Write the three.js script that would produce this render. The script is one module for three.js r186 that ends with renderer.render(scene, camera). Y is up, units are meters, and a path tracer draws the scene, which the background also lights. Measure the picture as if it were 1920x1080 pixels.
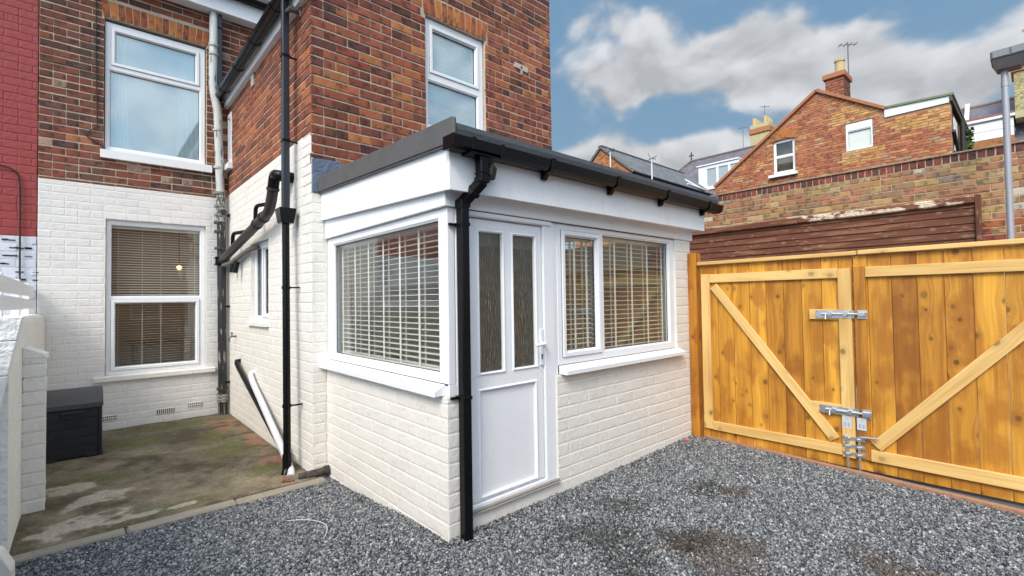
import * as THREE from 'three';
import { mergeGeometries } from 'three/addons/utils/BufferGeometryUtils.js';

// ---------------------------------------------------------------- camera, sky, sun, exposure
const scene = new THREE.Scene();
const EYE = new THREE.Vector3(-1.809, 1.6, 2.68);
const YAW = 48.065 * Math.PI / 180, PITCH = 1.413 * Math.PI / 180, ROLL = -0.875 * Math.PI / 180;
const camera = new THREE.PerspectiveCamera(62.52, 16 / 9, 0.05, 400);
{
  const f = new THREE.Vector3(Math.cos(YAW) * Math.cos(PITCH), Math.sin(PITCH), -Math.sin(YAW) * Math.cos(PITCH));
  const r = new THREE.Vector3().crossVectors(f, new THREE.Vector3(0, 1, 0)).normalize();
  const u = new THREE.Vector3().crossVectors(r, f);
  const r2 = r.clone().multiplyScalar(Math.cos(ROLL)).addScaledVector(u, Math.sin(ROLL));
  const u2 = u.clone().multiplyScalar(Math.cos(ROLL)).addScaledVector(r, -Math.sin(ROLL));
  camera.quaternion.setFromRotationMatrix(new THREE.Matrix4().makeBasis(r2, u2, f.clone().negate()));
  camera.position.copy(EYE);
  camera.updateMatrixWorld(true);
}
const VP = new THREE.Matrix4().multiplyMatrices(camera.projectionMatrix, camera.matrixWorldInverse);

const renderer = new THREE.WebGLRenderer({ antialias: true });
renderer.toneMapping = THREE.LinearToneMapping;
renderer.toneMappingExposure = 1.24;
renderer.shadowMap.enabled = true;

const SUN_AZ = 152 * Math.PI / 180, SUN_EL = 44 * Math.PI / 180;   // west-south-west: over the left wall, veiled
const sunDir = new THREE.Vector3(Math.cos(SUN_AZ) * Math.cos(SUN_EL), Math.sin(SUN_EL), Math.sin(SUN_AZ) * Math.cos(SUN_EL));
const sun = new THREE.DirectionalLight(new THREE.Color(1.0, 0.87, 0.68), 1.5);
sun.position.copy(sunDir).multiplyScalar(40); sun.target.position.set(0, 0, 0);
sun.castShadow = true; sun.shadow.mapSize.set(4096, 4096); sun.shadow.radius = 30;
Object.assign(sun.shadow.camera, { left: -26, right: 26, top: 26, bottom: -26, near: 1, far: 90 });
scene.add(sun, sun.target);

// seeded randomness and noise
function rng(seed) { let a = seed >>> 0; return () => { a = (a + 0x6D2B79F5) | 0; let t = Math.imul(a ^ (a >>> 15), 1 | a); t = (t + Math.imul(t ^ (t >>> 7), 61 | t)) ^ t; return ((t ^ (t >>> 14)) >>> 0) / 4294967296; }; }
const hash = (x, y, s) => { let h = Math.imul(x | 0, 374761393) + Math.imul(y | 0, 668265263) + Math.imul(s | 0, 974711); h = Math.imul(h ^ (h >>> 13), 1274126177); return ((h ^ (h >>> 16)) >>> 0) / 4294967296; };
function vnoise(x, y, px, py, s) {
  const xi = Math.floor(x), yi = Math.floor(y), fx = x - xi, fy = y - yi, ux = fx * fx * (3 - 2 * fx), uy = fy * fy * (3 - 2 * fy);
  const m = (a, p) => p ? ((a % p) + p) % p : a;
  const a = hash(m(xi, px), m(yi, py), s), b = hash(m(xi + 1, px), m(yi, py), s), c = hash(m(xi, px), m(yi + 1, py), s), d = hash(m(xi + 1, px), m(yi + 1, py), s);
  return a + (b - a) * ux + (c - a) * uy + (a - b - c + d) * ux * uy;
}
function fbm(x, y, oct, px, py, s) { let v = 0, a = 0.5, t = 0; for (let o = 0; o < oct; o++) { v += a * vnoise(x, y, px, py, s + o * 17); t += a; a *= 0.5; x *= 2; y *= 2; px *= 2; py *= 2; } return v / t; }
const sstep = (a, b, x) => { const t = Math.min(1, Math.max(0, (x - a) / (b - a))); return t * t * (3 - 2 * t); };
const lerp = (a, b, t) => a + (b - a) * t;
const mix3 = (a, b, t) => [lerp(a[0], b[0], t), lerp(a[1], b[1], t), lerp(a[2], b[2], t)];

// the sky: blue air with broken cumulus, a broad bright veil added round the sun to lift shaded walls
{
  const W = 3072, H = 1536, data = new Float32Array(W * H * 4);
  // cloud masses as [azimuth, elevation, half width, half height, strength] in degrees
  const masses = [[-24, 24.5, 13, 4.0, .42], [-14, 22.5, 9, 4.2, .40], [-34, 24.5, 6, 2.6, .2], [-38, 30.5, 8, 2.2, .24], [-31, 29.5, 4, 2, .14], [-30, 16.0, 9, 2.8, .42], [-42, 15.2, 8, 2.4, .36], [-20, 15, 8, 2, .2],
    [-5, 17.5, 6, 3.0, .40], [-10, 19, 4, 3, .25], [3, 23, 6, 2.6, .3], [-20, 26.6, 4, 1.6, .16],
    [-46, 20.5, 6, 5, -.3], [-4, 23.5, 5.5, 3, -.3], [-9, 27, 12, 3, -.22], [-33, 20, 5, 1.4, -.16], [-26, 18.6, 7, 1.0, -.2]];
  for (let j = 0; j < H; j++) {
    const el = (j + 0.5) / H * 180 - 90;
    for (let i = 0; i < W; i++) {
      const az = ((i + 0.5) / W - 0.5) * 360, k = (j * W + i) * 4;
      const e = Math.max(el, 0), t = Math.pow(1 - Math.min(e, 90) / 90, 3.6);
      let c = mix3([.082, .19, .345], [.275, .405, .49], t);
      if (el > 0) {
        const ar = az * Math.PI / 180, er = el * Math.PI / 180, cx = Math.cos(er) * Math.cos(ar), cy = Math.sin(er), cz = Math.cos(er) * Math.sin(ar);
        // a plane of clouds seen in perspective, mixed with the placed masses
        const sx = az / 6.2, sy = el / 3.9, wx = fbm(sx * .9 + 40, sy * .9, 3, 0, 0, 91) - .5, wy = fbm(sx * .9, sy * .9 + 70, 3, 0, 0, 37) - .5;
        const qx = sx + wx * .55 + 200, qy = sy + wy * .55 + 100, n = fbm(qx, qy, 7, 0, 0, 5);
        let b = 0; for (const m of masses) { const dx = (az - m[0]) / m[2], dy = (el - m[1]) / m[3]; b += m[4] * Math.exp(-(dx * dx + dy * dy)); }
        const inView = sstep(58, 46, Math.abs(az + 20)) * sstep(50, 40, el), far = fbm(az / 30 + 9, el / 13 + 3, 4, 0, 0, 71);
        const d = .5 + (n - .5) * .95 + lerp((far - .5) * .9 - .07, b - .17, inView);
        const cover = sstep(.40, .66, d) * .90 + sstep(.30, .50, d) * .10;
        const lit = fbm(qx, qy, 5, 0, 0, 5) - fbm(qx + .12, qy + .42, 5, 0, 0, 5), thick = sstep(.58, .95, d), base = fbm(sx * .5 + 77, sy * .8 + 5, 4, 0, 0, 53);
        const g = Math.min(.62, Math.max(.39, .50 + lit * .60 - thick * .07 + (base - .5) * .16));
        c = mix3(c, [g * .965, g * .975, g], cover * .94);
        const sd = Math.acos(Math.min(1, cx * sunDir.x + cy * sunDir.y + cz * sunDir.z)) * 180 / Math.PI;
        const glow = 4.2 * Math.exp(-sd * sd / 420), air = 1.25 * Math.exp(-sd * sd / 3000);  // air is the broad veil, added to fill faces turned from the sun
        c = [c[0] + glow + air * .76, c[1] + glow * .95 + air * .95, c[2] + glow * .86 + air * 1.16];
      } else c = [.3, .29, .27];
      data[k] = c[0]; data[k + 1] = c[1]; data[k + 2] = c[2]; data[k + 3] = 1;
    }
  }
  const sky = new THREE.DataTexture(data, W, H, THREE.RGBAFormat, THREE.FloatType);
  sky.mapping = THREE.EquirectangularReflectionMapping; sky.magFilter = sky.minFilter = THREE.LinearFilter; sky.needsUpdate = true;
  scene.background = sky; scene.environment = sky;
}

// ---------------------------------------------------------------- textures and materials
const toS = (v) => Math.round(255 * Math.min(1, Math.max(0, v <= .0031308 ? v * 12.92 : 1.055 * Math.pow(v, 1 / 2.4) - .055)));
function tex(w, h, fn, rx, ry, colour = true) {           // fn returns linear rgb (or one grey value); one tile is rx by ry metres
  const d = new Uint8Array(w * h * 4);
  for (let y = 0; y < h; y++) for (let x = 0; x < w; x++) {
    const c = fn(x / w, y / h), k = (y * w + x) * 4;
    if (colour) { d[k] = toS(c[0]); d[k + 1] = toS(c[1]); d[k + 2] = toS(c[2]); } else d[k] = d[k + 1] = d[k + 2] = Math.round(255 * Math.min(1, Math.max(0, c)));
    d[k + 3] = 255;
  }
  const t = new THREE.DataTexture(d, w, h, THREE.RGBAFormat);
  t.wrapS = t.wrapT = THREE.RepeatWrapping; t.magFilter = THREE.LinearFilter; t.minFilter = THREE.LinearMipmapLinearFilter; t.generateMipmaps = true;
  if (colour) t.colorSpace = THREE.SRGBColorSpace;
  t.repeat.set(1 / rx, 1 / ry); t.needsUpdate = true; return t;
}
const grey = (g) => [g, g, g];
const brickMap = tex(512, 512, (u, v) => {
  const a = fbm(u * 10, v * 10, 5, 10, 10, 3), soot = sstep(.52, .68, fbm(u * 14, v * 14, 4, 14, 14, 21)), pale = sstep(.66, .76, fbm(u * 22, v * 22, 3, 22, 22, 44)), gr = vnoise(u * 150, v * 150, 150, 150, 8);
  const g = (.62 + .5 * a) * (.88 + .24 * gr); const c = mix3([g, g, g], [g * .36, g * .42, g * .5], soot * .75);
  return mix3(c, [.85, .95, 1], pale * .22).map((x) => x * .95);
}, .85, .85);
const brickBump = tex(512, 512, (u, v) => .5 * fbm(u * 40, v * 40, 4, 40, 40, 6) + .5 * fbm(u * 8, v * 8, 3, 8, 8, 61), .85, .85, false);
const paintMap = tex(512, 512, (u, v) => {
  const a = fbm(u * 5, v * 5, 5, 5, 5, 13), sp = sstep(.72, .8, fbm(u * 36, v * 36, 3, 36, 36, 34)), dirt = sstep(.56, .75, fbm(u * 9, v * 9, 4, 9, 9, 77));
  const g = .9 + .12 * a; return mix3([g, g, g], [.62, .56, .48], sp * .25 + dirt * .10);
}, 1.3, 1.3);
const paintBump = tex(512, 512, (u, v) => .55 * fbm(u * 9, v * 9, 4, 9, 9, 41) + .45 * fbm(u * 45, v * 45, 3, 45, 45, 15), 1.0, 1.0, false);
const speckMap = tex(256, 256, (u, v) => grey(.8 + .28 * fbm(u * 12, v * 12, 4, 12, 12, 9) + .14 * (vnoise(u * 110, v * 110, 110, 110, 3) - .5)), .7, .7);
const fineBump = tex(256, 256, (u, v) => fbm(u * 30, v * 30, 3, 30, 30, 4), .5, .5, false);
function woodTex(seed, dark, light, knots, blotch = 0) {               // planed softwood: u across the grain, v along it; a tile is 0.5 by 2 m
  const r = rng(seed), ks = []; for (let i = 0; i < knots; i++) ks.push([r(), r(), .010 + .020 * r(), .55 + .45 * r()]);
  return tex(384, 1024, (u, v) => {
    let x = u * .5, y = v * 2, warp = 0, kn = 0;
    for (const k of ks) {
      let dx = x - k[0] * .5, dy = y - k[1] * 2; dx -= Math.round(dx / .5) * .5; dy -= Math.round(dy / 2) * 2;
      const e = Math.hypot(dx / k[2], dy / (k[2] * 1.25)); warp += Math.sign(dx || 1) * .032 * Math.exp(-e * e / 9) * (1 - Math.exp(-Math.abs(dx) * 90));
      kn = Math.max(kn, sstep(1.25, .5, e) * k[3], sstep(2.6, 1.0, e) * .22 * k[3]);
    }
    const gx = (x - warp) * 2, f = fbm(gx * 34, v * 5, 3, 34, 5, seed), f2 = fbm(gx * 7, v * 3, 3, 7, 3, seed + 5), fine = fbm(gx * 110, v * 9, 2, 110, 9, seed + 9);
    let c = mix3(dark, light, Math.min(1, Math.max(0, .14 + .55 * f + .95 * (f2 - .36) + .3 * (fine - .5))));
    if (blotch) c = mix3(c, [dark[0] * 1.05, dark[1] * 1.0, dark[2]], sstep(.50, .72, fbm(u * 3 + 5, v * 7, 4, 3, 7, seed + 77)) * blotch);
    c = mix3(c, dark.map((q) => q * .30), kn * .85);
    return c;
  }, .5, 2);
}
const W_BOARD = [[.30, .108, .007], [.71, .352, .038]], W_RAIL = [[.52, .28, .075], [.83, .555, .21]];
const std = (o) => new THREE.MeshStandardMaterial(o), phy = (o) => new THREE.MeshPhysicalMaterial(o);
const C = (r, g, b) => new THREE.Color().setRGB(r, g, b);
const boardTex = [11, 12, 13].map((s) => woodTex(s, ...W_BOARD, 13, .7)), railTex = [31, 32].map((s) => woodTex(s, ...W_RAIL, 6));
const brownTex = tex(512, 512, (u, v) => {
  const f = fbm(u * 60, v * 4, 4, 60, 4, 81), worn = sstep(.50, .70, fbm(u * 7, v * 4, 5, 7, 4, 19)), pale = sstep(.64, .8, fbm(u * 16, v * 18, 4, 16, 18, 119));
  return mix3(mix3(mix3([.075, .025, .012], [.18, .062, .032], f), [.28, .125, .07], worn * .6), [.44, .29, .19], pale * .35);
}, .5, 2);
const grimeMap = tex(512, 512, (u, v) => { const g = .955 + .06 * fbm(u * 6, v * 3, 4, 6, 3, 5), st = sstep(.62, .8, fbm(u * 30, v * 3, 4, 30, 3, 15)), sp = sstep(.74, .8, fbm(u * 60, v * 60, 2, 60, 60, 25)); return mix3([g, g, g], [.66, .63, .57], st * .10 + sp * .14); }, 1.1, 1.1);
const M = {
  brick: std({ vertexColors: true, map: brickMap, bumpMap: brickBump, bumpScale: .004, roughness: .92 }),
  mortar: std({ color: C(.53, .44, .335), map: speckMap, bumpMap: fineBump, bumpScale: .006, roughness: .97 }),
  paint: std({ vertexColors: true, map: paintMap, bumpMap: paintBump, bumpScale: .0055, roughness: .56 }),
  paintCore: std({ color: C(.82, .785, .732), map: paintMap, bumpMap: paintBump, bumpScale: .006, roughness: .6 }),
  render: std({ color: C(.83, .815, .775), map: paintMap, bumpMap: paintBump, bumpScale: .02, roughness: .75 }),
  redCore: std({ color: C(.31, .045, .043), map: speckMap, bumpMap: paintBump, bumpScale: .008, roughness: .6 }),
  upvc: phy({ color: C(.83, .84, .87), map: grimeMap, roughness: .26, specularIntensity: .7 }),
  fascia: phy({ color: C(.83, .84, .865), map: grimeMap, roughness: .34, specularIntensity: .6 }),
  gasket: std({ color: C(.02, .02, .022), roughness: .6 }),
  black: phy({ color: C(.005, .005, .006), roughness: .24, specularIntensity: .4 }),
  pitch: std({ color: C(.02, .021, .022), map: speckMap, roughness: .55 }),
  greyPaint: std({ color: C(.52, .52, .49), map: paintMap, roughness: .55, bumpMap: paintBump, bumpScale: .004 }),
  membrane: std({ color: C(.060, .064, .072), map: speckMap, bumpMap: fineBump, bumpScale: .003, roughness: .5 }),
  trimGrey: std({ color: C(.10, .099, .097), map: speckMap, roughness: .55 }),
  lead: std({ color: C(.16, .19, .26), map: speckMap, metalness: .25, roughness: .5, bumpMap: paintBump, bumpScale: .012 }),
  glass: phy({ color: C(.97, .985, .98), roughness: 0, transmission: 1, thickness: 0, ior: 1.6 }),
  skyGlass: phy({ color: C(.78, .92, .96), metalness: .40, roughness: 0, transmission: 1, thickness: 0, ior: 2.33 }),
  obscure: phy({ color: C(.80, .79, .73), roughness: .1, transmission: 1, thickness: 0, ior: 1.75 }),
  blind: std({ color: C(.80, .78, .72), roughness: .5 }),
  tape: std({ color: C(.82, .79, .71), roughness: .9 }),
  curtain: phy({ color: C(.90, .91, .92), roughness: 1, transmission: .15, thickness: 0, side: THREE.DoubleSide }),
  room: std({ color: C(.42, .39, .34), roughness: .95 }), roomDark: std({ color: C(.20, .17, .13), roughness: .95 }), roomPale: std({ color: C(.40, .42, .44), roughness: .95 }),
  board: [[0, 1.05, 1.02, .95], [1, .84, .74, .62], [2, 1.16, 1.12, 1.05], [1, .97, .9, .8], [2, .74, .62, .5], [0, 1.2, 1.2, 1.2]].map(([k, a, b, c]) => std({ map: boardTex[k], color: C(a, b, c), roughness: .62, bumpMap: fineBump, bumpScale: .001 })), rail: railTex.map((t) => std({ map: t, roughness: .66 })),
  post: std({ map: boardTex[0], color: C(.88, .74, .6), roughness: .65 }),
  zinc: std({ color: C(.68, .70, .72), metalness: .85, roughness: .34 }),
  sticker: std({ color: C(.55, .57, .60), roughness: .4 }),
  brown: std({ map: brownTex, roughness: .85 }),
  galv: std({ color: C(.40, .40, .44), metalness: .35, roughness: .5, map: speckMap }),
  lampHead: std({ color: C(.13, .125, .13), roughness: .6, map: speckMap }), lampGlass: std({ color: C(.2, .21, .24), roughness: .25 }),
  slate: std({ vertexColors: true, map: speckMap, roughness: .62, bumpMap: fineBump, bumpScale: .004 }),
  concrete: std({ color: C(.30, .28, .25), map: speckMap, bumpMap: paintBump, bumpScale: .012, roughness: .92 }),
  darkPlastic: std({ color: C(.013, .0145, .018), roughness: .5, bumpMap: fineBump, bumpScale: .0015 }), lidPlastic: std({ color: C(.055, .056, .06), roughness: .55, bumpMap: fineBump, bumpScale: .003 }),
  clay: std({ color: C(.15, .125, .10), map: brickMap, bumpMap: paintBump, bumpScale: .06, roughness: .9 }),
  soil: std({ color: C(.085, .08, .076), map: speckMap, bumpMap: paintBump, bumpScale: .03, roughness: .95 }),
  edging: std({ color: C(.36, .19, .115), map: speckMap, bumpMap: fineBump, bumpScale: .006, roughness: .85 }),
  whitePlastic: std({ color: C(.78, .78, .80), roughness: .35 }), string: std({ color: C(.70, .68, .62), roughness: .8 }), red: std({ color: C(.24, .055, .045), roughness: .6 }),
  yellowBrick: std({ color: C(.50, .44, .25), map: speckMap, roughness: .9 }), terracotta: std({ color: C(.42, .17, .08), map: speckMap, roughness: .85 }), buff: std({ color: C(.55, .42, .22), map: speckMap, roughness: .85 }),
  whiteBoard: std({ color: C(.76, .77, .80), roughness: .5 }), darkRed: std({ color: C(.10, .02, .02), roughness: .6 }), moss: std({ color: C(.19, .24, .13), map: speckMap, roughness: .95 }),
  cable: std({ color: C(.015, .014, .014), roughness: .6 }), metal: std({ color: C(.16, .15, .15), metalness: .6, roughness: .45 }), leaf: std({ color: C(.10, .16, .04), roughness: .8 }),
};
M.obscure.bumpMap = tex(256, 512, (u, v) => .7 * fbm(u * 34, v * 9, 3, 34, 9, 2) + .3 * fbm(u * 12, v * 6, 2, 12, 6, 7), .3, .5, false); M.obscure.bumpScale = .016;

// ---------------------------------------------------------------- scene-graph helpers
const taken = new Map();
function numbered(n) { const k = taken.get(n) || 0; taken.set(n, k + 1); return k ? `${n}_${String(k).padStart(3, '0')}` : n; }
function tag(o, label, category, group) { o.userData.label = label; o.userData.category = category; if (group) o.userData.group = group; return o; }
function thing(name, label, category, p = [0, 0, 0], group) { const o = new THREE.Group(); o.name = numbered(name); o.position.set(...p); scene.add(o); return tag(o, label, category, group); }
function rootShift(p) { let v = new THREE.Vector3(); for (let q = p; q && q !== scene; q = q.parent) v.add(q.position); return v; }
function part(name, parent) { const g = new THREE.Group(); g.name = name; parent.add(g); return g; }
function shadows(m) { m.castShadow = true; m.receiveShadow = true; return m; }
function obj(name, geos, mat, parent = scene) {             // geometry in world coordinates; kept relative to the thing's base
  geos = [].concat(geos).map((g) => { let q = g.index ? g.toNonIndexed() : g; for (const k of Object.keys(q.attributes)) if (!['position', 'normal', 'uv', 'color'].includes(k)) q.deleteAttribute(k); return q; });
  const colour = geos.every((g) => g.attributes.color); if (!colour) geos.forEach((g) => g.deleteAttribute('color'));
  const g = geos.length > 1 ? mergeGeometries(geos) : geos[0];
  const m = shadows(new THREE.Mesh(g, mat));
  if (parent === scene) { g.computeBoundingBox(); const b = g.boundingBox, c = b.getCenter(new THREE.Vector3()); c.y = b.min.y; g.translate(-c.x, -c.y, -c.z); m.position.copy(c); m.name = numbered(name); }
  else { const s = rootShift(parent); g.translate(-s.x, -s.y, -s.z); m.name = name; }
  parent.add(m); return m;
}
const structure = (m) => { m.userData.kind = 'structure'; return m; };

function cbox(sx, sy, sz, b = .004, uo = 0, vo = 0) {       // a chamfered box, uv in metres with v along the longest side
  const h = [sx / 2, sy / 2, sz / 2], P = [], U = [], N = []; b = Math.min(b, ...h.map((x) => x * .45));
  const L = h.indexOf(Math.max(...h));
  const poly = (pts) => {
    const e1 = pts[1].map((x, i) => x - pts[0][i]), e2 = pts[2].map((x, i) => x - pts[0][i]);
    let n = [e1[1] * e2[2] - e1[2] * e2[1], e1[2] * e2[0] - e1[0] * e2[2], e1[0] * e2[1] - e1[1] * e2[0]];
    const c = [0, 1, 2].map((i) => pts.reduce((s, p) => s + p[i], 0)); if (n[0] * c[0] + n[1] * c[1] + n[2] * c[2] < 0) { pts.reverse(); n = n.map((x) => -x); }
    const l = Math.hypot(...n); n = n.map((x) => x / l);
    const a = [0, 1, 2].reduce((m, i) => Math.abs(n[i]) > Math.abs(n[m]) + 1e-6 ? i : m, 0), o = [0, 1, 2].filter((i) => i !== a), vi = o.includes(L) ? L : o[1], ui = o.find((i) => i !== vi);
    for (const t of pts.length === 4 ? [0, 1, 2, 0, 2, 3] : [0, 1, 2]) { P.push(...pts[t]); N.push(...n); U.push(pts[t][ui] + uo, pts[t][vi] + vo); }
  };
  const q = h.map((x) => x - b);
  for (let a = 0; a < 3; a++) for (const s of [-1, 1]) {
    const o = [0, 1, 2].filter((i) => i !== a), pt = (e, f) => { const r = [0, 0, 0]; r[a] = s * h[a]; r[o[0]] = e * q[o[0]]; r[o[1]] = f * q[o[1]]; return r; };
    poly([pt(-1, -1), pt(1, -1), pt(1, 1), pt(-1, 1)]);
  }
  for (let a = 0; a < 3; a++) { const o = [0, 1, 2].filter((i) => i !== a); for (const s of [-1, 1]) for (const t of [-1, 1]) {
    const pt = (w, e) => { const r = [0, 0, 0]; r[a] = e * q[a]; r[o[0]] = s * (w ? h[o[0]] : q[o[0]]); r[o[1]] = t * (w ? q[o[1]] : h[o[1]]); return r; };
    poly([pt(1, -1), pt(1, 1), pt(0, 1), pt(0, -1)]);
  } }
  for (const s of [-1, 1]) for (const t of [-1, 1]) for (const u of [-1, 1]) poly([[s * h[0], t * q[1], u * q[2]], [s * q[0], t * h[1], u * q[2]], [s * q[0], t * q[1], u * h[2]]]);
  const g = new THREE.BufferGeometry();
  g.setAttribute('position', new THREE.Float32BufferAttribute(P, 3)); g.setAttribute('normal', new THREE.Float32BufferAttribute(N, 3)); g.setAttribute('uv', new THREE.Float32BufferAttribute(U, 2));
  return g;
}
const box = (x0, x1, y0, y1, z0, z1, b = .004, uo = 0, vo = 0) => cbox(x1 - x0, y1 - y0, z1 - z0, b, uo, vo).translate((x0 + x1) / 2, (y0 + y1) / 2, (z0 + z1) / 2);
function uvBox(g) { // metre uv by dominant normal, for extrudes and the like
  const q = g.index ? g.toNonIndexed() : g, p = q.attributes.position, n = q.attributes.normal, u = new Float32Array(p.count * 2);
  for (let i = 0; i < p.count; i++) { const a = Math.abs(n.getX(i)), b = Math.abs(n.getY(i)), c = Math.abs(n.getZ(i)); if (a >= b && a >= c) { u[2 * i] = p.getZ(i); u[2 * i + 1] = p.getY(i); } else if (b >= c) { u[2 * i] = p.getX(i); u[2 * i + 1] = p.getZ(i); } else { u[2 * i] = p.getX(i); u[2 * i + 1] = p.getY(i); } }
  q.setAttribute('uv', new THREE.BufferAttribute(u, 2)); return q;
}
const V3 = (p) => new THREE.Vector3(...p);
function tube(pts, r, seg = 12, closed = true, smooth = .5) {
  const path = new THREE.CurvePath(), v = pts.map(V3);
  let prev = v[0];
  for (let i = 1; i < v.length - 1; i++) {                    // rounded elbows
    const a = Math.min(smooth * r * 5, v[i].distanceTo(v[i - 1]) * .45, v[i].distanceTo(v[i + 1]) * .45);
    const p = v[i].clone().add(v[i - 1].clone().sub(v[i]).setLength(a)), q = v[i].clone().add(v[i + 1].clone().sub(v[i]).setLength(a));
    path.add(new THREE.LineCurve3(prev, p)); path.add(new THREE.QuadraticBezierCurve3(p, v[i], q)); prev = q;
  }
  path.add(new THREE.LineCurve3(prev, v[v.length - 1]));
  const n = Math.max(4, (v.length - 2) * 18 + 6), g = new THREE.TubeGeometry(path, n, r, seg), out = [g.toNonIndexed()];
  if (closed) for (const [e, s] of [[v[0], v[1]], [v[v.length - 1], v[v.length - 2]]]) out.push(new THREE.CircleGeometry(r, seg).applyQuaternion(new THREE.Quaternion().setFromUnitVectors(new THREE.Vector3(0, 0, 1), e.clone().sub(s).normalize())).translate(e.x, e.y, e.z).toNonIndexed());
  return mergeGeometries(out);
}
function rod(a, b, r, seg = 12) { const A = V3(a), B = V3(b), g = new THREE.CylinderGeometry(r, r, A.distanceTo(B), seg); return g.applyQuaternion(new THREE.Quaternion().setFromUnitVectors(new THREE.Vector3(0, 1, 0), B.clone().sub(A).normalize())).translate((A.x + B.x) / 2, (A.y + B.y) / 2, (A.z + B.z) / 2); }
function bar(a, b, w, d, up = [0, 1, 0], bev = .003, uo = 0, vo = 0) {       // a board from a to b: w across (along up x dir), d along up
  const A = V3(a), B = V3(b), y = B.clone().sub(A), l = y.length(); y.normalize(); const x = new THREE.Vector3().crossVectors(y, V3(up)).normalize(), z = new THREE.Vector3().crossVectors(x, y);
  return cbox(w, l, d, bev, uo, vo).applyMatrix4(new THREE.Matrix4().makeBasis(x, y, z).setPosition(A.add(B).multiplyScalar(.5)));
}
// wall frames: u to the right as seen from outside, v up, n outward
const FR = { S: (z, x = 0) => new THREE.Matrix4().makeBasis(new THREE.Vector3(1, 0, 0), new THREE.Vector3(0, 1, 0), new THREE.Vector3(0, 0, 1)).setPosition(x, 0, z), W: (x, z = 0) => new THREE.Matrix4().makeBasis(new THREE.Vector3(0, 0, 1), new THREE.Vector3(0, 1, 0), new THREE.Vector3(-1, 0, 0)).setPosition(x, 0, z) };
const lbox = (F, u0, u1, v0, v1, n0, n1, b = .004) => box(u0, u1, v0, v1, n0, n1, b).applyMatrix4(F);
function plate(F, outline, holes, n0, n1, bevel = 0) {
  const s = new THREE.Shape(outline.map((p) => new THREE.Vector2(...p)));
  for (const h of holes) s.holes.push(new THREE.Path((h.length === 4 && typeof h[0] === 'number' ? [[h[0], h[2]], [h[0], h[3]], [h[1], h[3]], [h[1], h[2]]] : h).map((p) => new THREE.Vector2(...p))));
  const g = new THREE.ExtrudeGeometry(s, bevel ? { depth: n1 - n0 - 2 * bevel, bevelEnabled: true, bevelSize: bevel, bevelThickness: bevel, bevelOffset: -bevel, bevelSegments: 1 } : { depth: n1 - n0, bevelEnabled: false });
  return uvBox(g.translate(0, 0, n0 + bevel)).applyMatrix4(F);
}
const rect = (u0, u1, v0, v1) => [[u0, v0], [u1, v0], [u1, v1], [u0, v1]];

// ---------------------------------------------------------------- brickwork: single bricks, the largest in view as parts
const geoCache = new Map();
function brickGeo(w, h, kind, variant, tone) {
  const key = [w, h, kind, variant, tone.join()].join('|'); if (geoCache.has(key)) return geoCache.get(key);
  const r = rng(variant * 977 + 13), b = kind === 'paint' ? .008 : .0045, P = [], U = [], N = [], K = [], j = () => (r() - .5) * .006, dz = () => (r() - .5) * (kind === 'paint' ? .0016 : .004);
  const oc = [[-w / 2 + j(), -h / 2 + j() * .6], [w / 2 + j(), -h / 2 + j() * .6], [w / 2 + j(), h / 2 + j() * .6], [-w / 2 + j(), h / 2 + j() * .6]], z = [dz(), dz(), dz(), dz()];
  const bz = kind === 'paint' ? .0021 : b, F = oc.map((p, i) => [p[0] - Math.sign(p[0]) * b, p[1] - Math.sign(p[1]) * b, z[i]]), E = oc.map((p, i) => [p[0], p[1], z[i] - bz]), B = oc.map((p) => [p[0], p[1], -.022]);
  const uo = r() * 3, vo = r() * 3;
  const quad = (a, c, d, e) => { const n = new THREE.Vector3().crossVectors(V3(c).sub(V3(a)), V3(d).sub(V3(a))).normalize(); for (const q of [a, c, d, a, d, e]) { P.push(...q); N.push(n.x, n.y, n.z); U.push(q[0] + q[2] + uo, q[1] + q[2] + vo); K.push(...tone); } };
  quad(...F); for (let i = 0; i < 4; i++) { const k = (i + 1) % 4; quad(E[i], E[k], F[k], F[i]); quad(B[i], B[k], E[k], E[i]); }
  const g = new THREE.BufferGeometry(); for (const [n, a, s] of [['position', P, 3], ['normal', N, 3], ['uv', U, 2], ['color', K, 3]]) g.setAttribute(n, new THREE.Float32BufferAttribute(a, s));
  geoCache.set(key, g); return g;
}
const PITCHES = { s: .256, h: .128, c: .1, j: .013 };
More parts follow.
